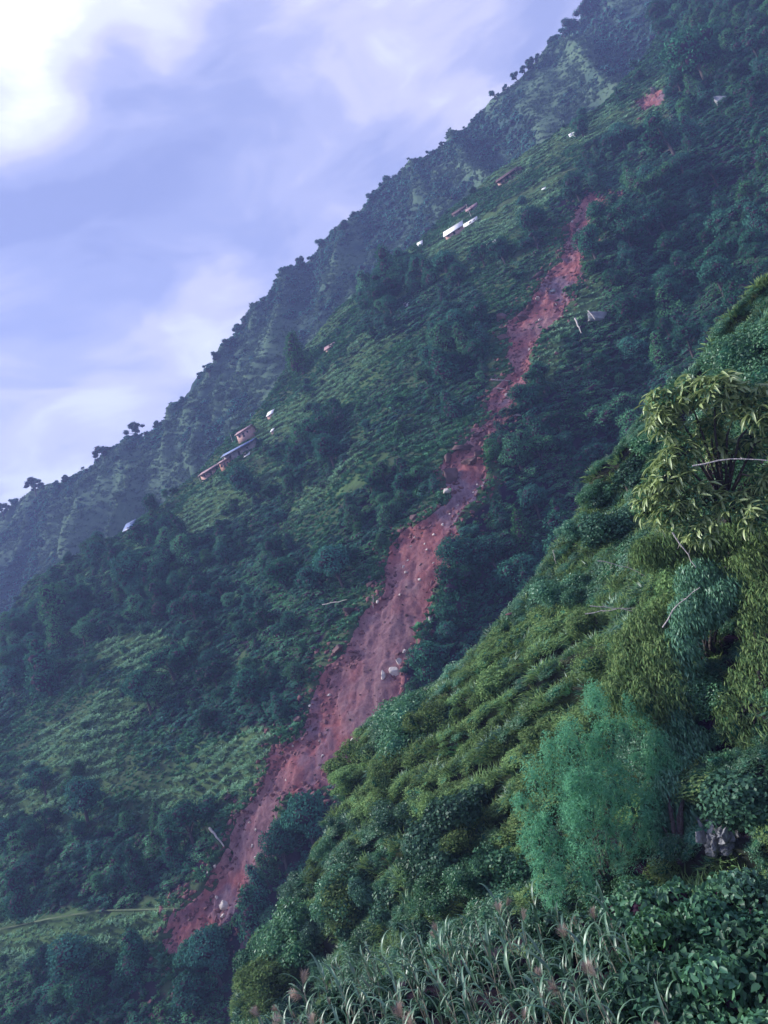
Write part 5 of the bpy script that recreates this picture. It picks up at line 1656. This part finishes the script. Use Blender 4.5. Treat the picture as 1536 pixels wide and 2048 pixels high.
for a in [(908, 955, 56, 'brown', 'huge brown boulder at the left of the neck of the landslide', (1, 1, 1.3)),
          (945, 928, 52, 'brown', 'broad dark slab overhanging the top of the broad landslide', (1.2, .9, .5)),
          (925, 900, 44, 'brown', 'dark crag at the top of the landslide neck', (1.3, .9, .6)),
          (958, 912, 34, 'brown', 'dark crag right of the broad overhanging slab', (1, .9, .8)),
          (900, 925, 36, 'brown', 'dark crag left of the broad overhanging slab', (1, .8, .9)),
          (955, 870, 32, 'brown', 'dark crag in the trees above the landslide neck', (1.2, 1, .6)),
          (1050, 640, 34, 'brown', 'dark broken ledge across the upper landslide', (1.5, .9, .5)),
          (1075, 555, 30, 'brown', 'dark broken ledge left of the upper landslide top', (1.5, .9, .5)),
          (895, 985, 26, 'pale', 'pale block at the foot of the huge brown boulder', (1, 1, .8)),
          (831, 1036, 28, 'brown', 'rounded pale brown boulder on the left edge of the landslide', (1, 1, .8)),
          (790, 1345, 34, 'pale', 'tallest pale slab of the white rock face in the landslide', (.7, .8, 1.6)),
          (768, 1352, 24, 'pale', 'small white slab at the left of the white rock face', (.7, .8, 1.3)),
          (800, 1325, 24, 'pale', 'pale slab second from the top of the white rock face', (.8, .8, 1.2)),
          (810, 1304, 18, 'pale', 'topmost pale block of the white rock face', (1, .8, .8)),
          (452, 1812, 28, 'pale', 'white broken block on the lower landslide', (1, .8, 1.2)),
          (448, 1832, 16, 'pale', 'small white block under the white broken block', (1, .8, 1)),
          (435, 1795, 14, 'pale', 'flat tan rock above the white broken block', (1.2, .8, .5)),
          (476, 1632, 22, 'brown', 'square brown block at the waist of the landslide', (1, 1, .9)),
          (1076, 600, 18, 'pale', 'tan block jutting out of the upper landslide', (1, 1, .9)),
          (1004, 640, 40, 'brown', 'dark broken crag left of the upper landslide', (1, 1, .9)),
          (1010, 680, 36, 'brown', 'dark crag below the first one left of the upper landslide', (1, .9, .8)),
          (1060, 620, 32, 'brown', 'dark overhanging clod in the upper landslide', (1.4, .9, .6)),
          (1130, 462, 24, 'brown', 'brown boulder beside the bright red patch', (1, 1, .8)),
          (1158, 462, 14, 'pale', 'small tan rock inside the bright red patch', (1, 1, .8)),
          (1035, 832, 16, 'pale', 'tan rock on the right edge at the narrow neck', (1.2, 1, .6)),
          (700, 1225, 44, 'brown', 'dark rough crag on the left edge of the broad landslide', (1.2, 1, .7)),
          (680, 1300, 40, 'brown', 'dark overhanging crag above the tan streak', (1.3, 1, .6)),
          (745, 1170, 34, 'brown', 'dark crag under the trees at the left landslide edge', (1, 1, .8)),
          (600, 1440, 30, 'brown', 'greyish broken rock on the left edge of the lower landslide', (1, 1, .8)),
          (460, 1595, 30, 'brown', 'brown rock heap above the waist of the landslide', (1.3, 1, .6)),
          (815, 1232, 14, 'brown', 'small dark boulder in the middle of the landslide', (1, 1, .8)),
          (510, 1760, 16, 'brown', 'reddish rock above the waist on the right', (1, 1, .8)),
          (862, 1240, 15, 'pale', 'pale rock on the right edge of the middle landslide', (.8, .8, 1.3))]:
    rock(a[0], a[1], a[2], a[3], a[4], None, a[5], slope=_Bed, off=.1)
for tone, zone, pts in [
    ('pale', 'broad middle of the landslide', [(850, 1088), (854, 1100), (867, 1126), (822, 1093), (817, 1121), (808, 1133), (812, 1145), (757, 1206), (900, 1028), (916, 1011), (965, 974), (968, 966), (955, 970), (948, 985), (886, 1050), (868, 1070), (830, 1075), (840, 1160), (800, 1190), (880, 1010)]),
    ('brown', 'broad middle of the landslide', [(860, 1195), (855, 1212), (806, 1250), (830, 1235), (770, 1245), (850, 1250), (870, 1180), (822, 1255), (790, 1110), (845, 1067), (805, 1210), (775, 1140), (812, 1175), (880, 1095), (842, 1130), (760, 1270)]),
    ('pale', 'lower landslide', [(586, 1492), (645, 1512), (700, 1560), (716, 1542), (690, 1572), (640, 1482), (620, 1412), (720, 1510), (665, 1575), (430, 1733), (415, 1746), (407, 1758), (511, 1715), (505, 1692), (500, 1645), (572, 1560), (512, 1660), (660, 1390), (705, 1480)]),
    ('brown', 'lower landslide', [(700, 1440), (680, 1380), (655, 1460), (560, 1540), (530, 1570), (545, 1560), (580, 1575), (630, 1550), (668, 1552), (520, 1610), (640, 1530), (480, 1650), (425, 1770), (380, 1840), (700, 1330), (720, 1390), (740, 1340)]),
    ('pale', 'upper landslide', [(1146, 446), (1080, 640), (1112, 610), (1060, 700), (1030, 750), (1012, 790), (1160, 480)]),
    ('brown', 'upper landslide', [(1140, 520), (1128, 556), (1100, 580), (1090, 620), (1050, 660), (1040, 690), (1060, 650), (1150, 500), (1010, 770), (990, 820), (960, 880), (940, 900), (1110, 545), (1030, 725)])]:
    for (x_, y_) in pts:
        sp_ = rng.uniform(6, 12); o = rock(x_, y_, sp_, tone, '', 'loose rocks on the landslide', (1, 1, 1), slope=_Bed, off=.0, name='rock')
        register(o, ('small ' if sp_ > 9 else 'tiny ') + tone, 'rock', x_, y_)

# rubble along the broken edges
s, t = jit_grid(rng, s0, s1, t0, t1, 1.1)
cd = np.minimum(sdist(s, t, SCAR_ST), sdist(s, t, SCAR2_ST)); k = cd < 9; s, t = s[k], t[k]
d = scar_d(s, t); u = rng.uniform(0, 1, len(s)); leftside = fbm(s / 12, t / 12, 501, 2)
pin = np.where(d < -3, .26, np.where(d < 3, .75, .22)) * (1 + leftside)
k = (u < pin) & (d < 7); s, t, d = s[k], t[k], d[k]
hh = MAIN.h(s, t) + np.maximum(bed_h(s, t, d), 0)
P = MAIN.O + s[:, None] * MAIN.s + t[:, None] * MAIN.t + hh[:, None] * MAIN.n
q = rng.uniform(.25, 1.0, len(s)) ** 1.5 * np.where(d < -3, .65, 2.3) + .2
M_CLOD = noise_mat('earth_clods', [(0.3, (0.10, 0.045, 0.06)), (0.7, (0.24, 0.11, 0.11))], 1.0, bump=.8)
for i in range(3):
    kk = (np.arange(len(s)) % 3) == i; n = kk.sum()
    scatter('rubble', P[kk], np.stack([q[kk], q[kk], q[kk] * .7], 1), rand_rot(rng, n, .5), rock_mesh(rng, M_CLOD, sub=1), 'broken earth clods and roots along the landslide edge', 'rubble')

# rock faces among the far right trees, pale dead trunks
for (x_, y_, sp, asp, lab) in [(1228, 565, 30, (.5, .8, 1.6), 'curved grey rock face right of the upper landslide'), (1200, 645, 44, (1.2, .8, .8), 'grey rock ledge beside the two pale dead trunks'),
                               (1442, 212, 40, (.8, .8, 1.2), 'grey rock face high in the upper right forest'), (1310, 190, 22, (1.2, 1, .6), 'brown rock at the small red earth patch'),
                               (1115, 600, 20, (1, 1, .8), 'rock on the right border of the upper landslide'), (1385, 560, 34, (.7, .7, 1.5), 'grey rock face in the right forest above the spur')]:
    rock(x_, y_, sp, 'grey', lab, None, asp, off=1.2)


def stick(p0, p1, r, label, slope=MAIN, name='dead_trunk', mat=None, cat='dead trunk', bend=.0, lift=1.2, dist=None, n=7):
    A = slope.at(*p0) + slope.n * lift if dist is None else ray(*p0) * dist
    B = slope.at(*p1) + slope.n * lift if dist is None else ray(*p1) * dist
    o = thing(name, A, label, cat)
    D = B - A; pts = []
    for i in range(n):
        u_ = i / (n - 1); pts.append(D * u_ + np.array([0, 0, 1.0]) * bend * np.linalg.norm(D) * 4 * u_ * (1 - u_) + rng.normal(0, .012, 3) * np.linalg.norm(D) * (0 < i < n - 1))
    v, f = tube(pts, np.linspace(r, r * .45, n), 6); link('trunk' if cat == 'dead trunk' else 'stem', mesh_parts('trunk', [(v, f, 0, None)], [mat or M_PALEWOOD]), o)
    for q in range(2):
        u_ = pts[2 + 2 * q]; e = u_ + _norm(rng.normal(size=3) + np.array([0, 0, .6])) * np.linalg.norm(D) * .14
        v, f = tube([u_, e], [r * .35, r * .1], 4); link('branch', mesh_parts('branch', [(v, f, 0, None)], [mat or M_PALEWOOD]), o)


stick((1160, 655), (1173, 685), .28, 'thick pale dead trunk leaning below the grey rock ledge', lift=3.5)
stick((1186, 640), (1200, 658), .2, 'shorter pale dead trunk right of the thick one', lift=3.5)
stick((985, 764), (1020, 762), .22, 'pale log lying across the landslide neck', lift=.9)
stick((996, 780), (1012, 782), .18, 'short pale log under the one across the landslide neck', lift=.9)
stick((428, 1662), (462, 1702), .30, 'grey curved fallen trunk at the left of the landslide waist', lift=1.5)
stick((650, 1215), (700, 1205), .15, 'thin fallen trunk left of the broad landslide', lift=1.2)
stick((745, 1215), (752, 1195), .12, 'small root sticking out of the left landslide edge', lift=1.2)
for (p0, p1, bd, dst, lab) in [((1385, 932), (1545, 922), .06, 29.5, 'bare arching cane crossing the long leaved tree'),
                               ((1325, 1255), (1400, 1175), .08, 34, 'bare curved cane above the draped tree'),
                               ((1345, 1065), (1392, 1135), .02, 34, 'thin bare cane under the long leaved tree'),
                               ((1195, 1122), (1290, 1152), .07, 44, 'bare arching cane over the upper creepers'),
                               ((1180, 1212), (1272, 1224), .03, 42, 'nearly level bare cane among the creepers'),
                               ((1170, 1228), (1270, 1216), .02, 42.5, 'lower one of the crossing bare canes'),
                               ((1106, 1100), (1112, 1128), .0, 64, 'short bare stake on the spur edge')]:
    stick(p0, p1, .03, lab, SPUR, 'bare_cane', M_PALEWOOD, 'bare cane', bd, dist=dst)

# fractured rock outcrop near the right border
RO = SPUR.at(1448, 1700)
ro_ = thing('rock_outcrop', RO, 'bluish grey fractured rock outcrop in the shade near the right border', 'rock')
for i in range(95):
    py_ = rng.uniform(1588, 1712); px_ = 1450 + rng.uniform(-1, 1) * (16 + 18 * math.sin(math.pi * (py_ - 1580) / 140)) + (1650 - py_) * .08
    c = SPUR.at(px_, py_) + SPUR.n * rng.uniform(.0, .6) - RO
    o = bpy.data.objects.new('rock', RK['grey'][rng.integers(3)]); COLL.objects.link(o); o.parent = ro_
    o.location = c; o.rotation_euler = tuple(rng.uniform(0, 6.28, 3)); z_ = rng.uniform(.35, .9); o.scale = (z_, z_ * .6, z_ * 1.2)

# bare pink earth patch on the spur
PE = SPUR.at(1180, 1060)
RK['earth'] = [rock_mesh(rng, M_SOIL) for _ in range(3)]
for (x_, y_, sp, lab) in [(1180, 1055, 30, 'bare pink earth bank on the spur edge'), (1195, 1075, 26, 'lower bare pink earth bank on the spur edge'), (1030, 1235, 16, 'small bare earth bank low on the spur edge')]:
    rock(x_, y_, sp, 'earth', lab, None, (1.3, 1, .7), SPUR, .5, 'earth_bank')
# footpath across the lower left grass

finish_labels()

# ------------------------------------------------------------------ haze
def build_haze(dens):
    m, t = newmat('haze')
    pv = N(t, 'ShaderNodeVolumePrincipled')
    pv.inputs['Color'].default_value = (0.36, 0.48, 1.0, 1); pv.inputs['Density'].default_value = dens
    pv.inputs['Anisotropy'].default_value = 0.1
    o = N(t, 'ShaderNodeOutputMaterial'); t.links.new(pv.outputs[0], o.inputs['Volume'])
    V, Fc = box(-1500, 1500, -400, 1600, -151, 640)
    link('haze', make_mesh('haze', V, Fc, [m]), kind='stuff', label='thin bluish evening haze filling the valley', category='haze')


build_haze(0.00040)
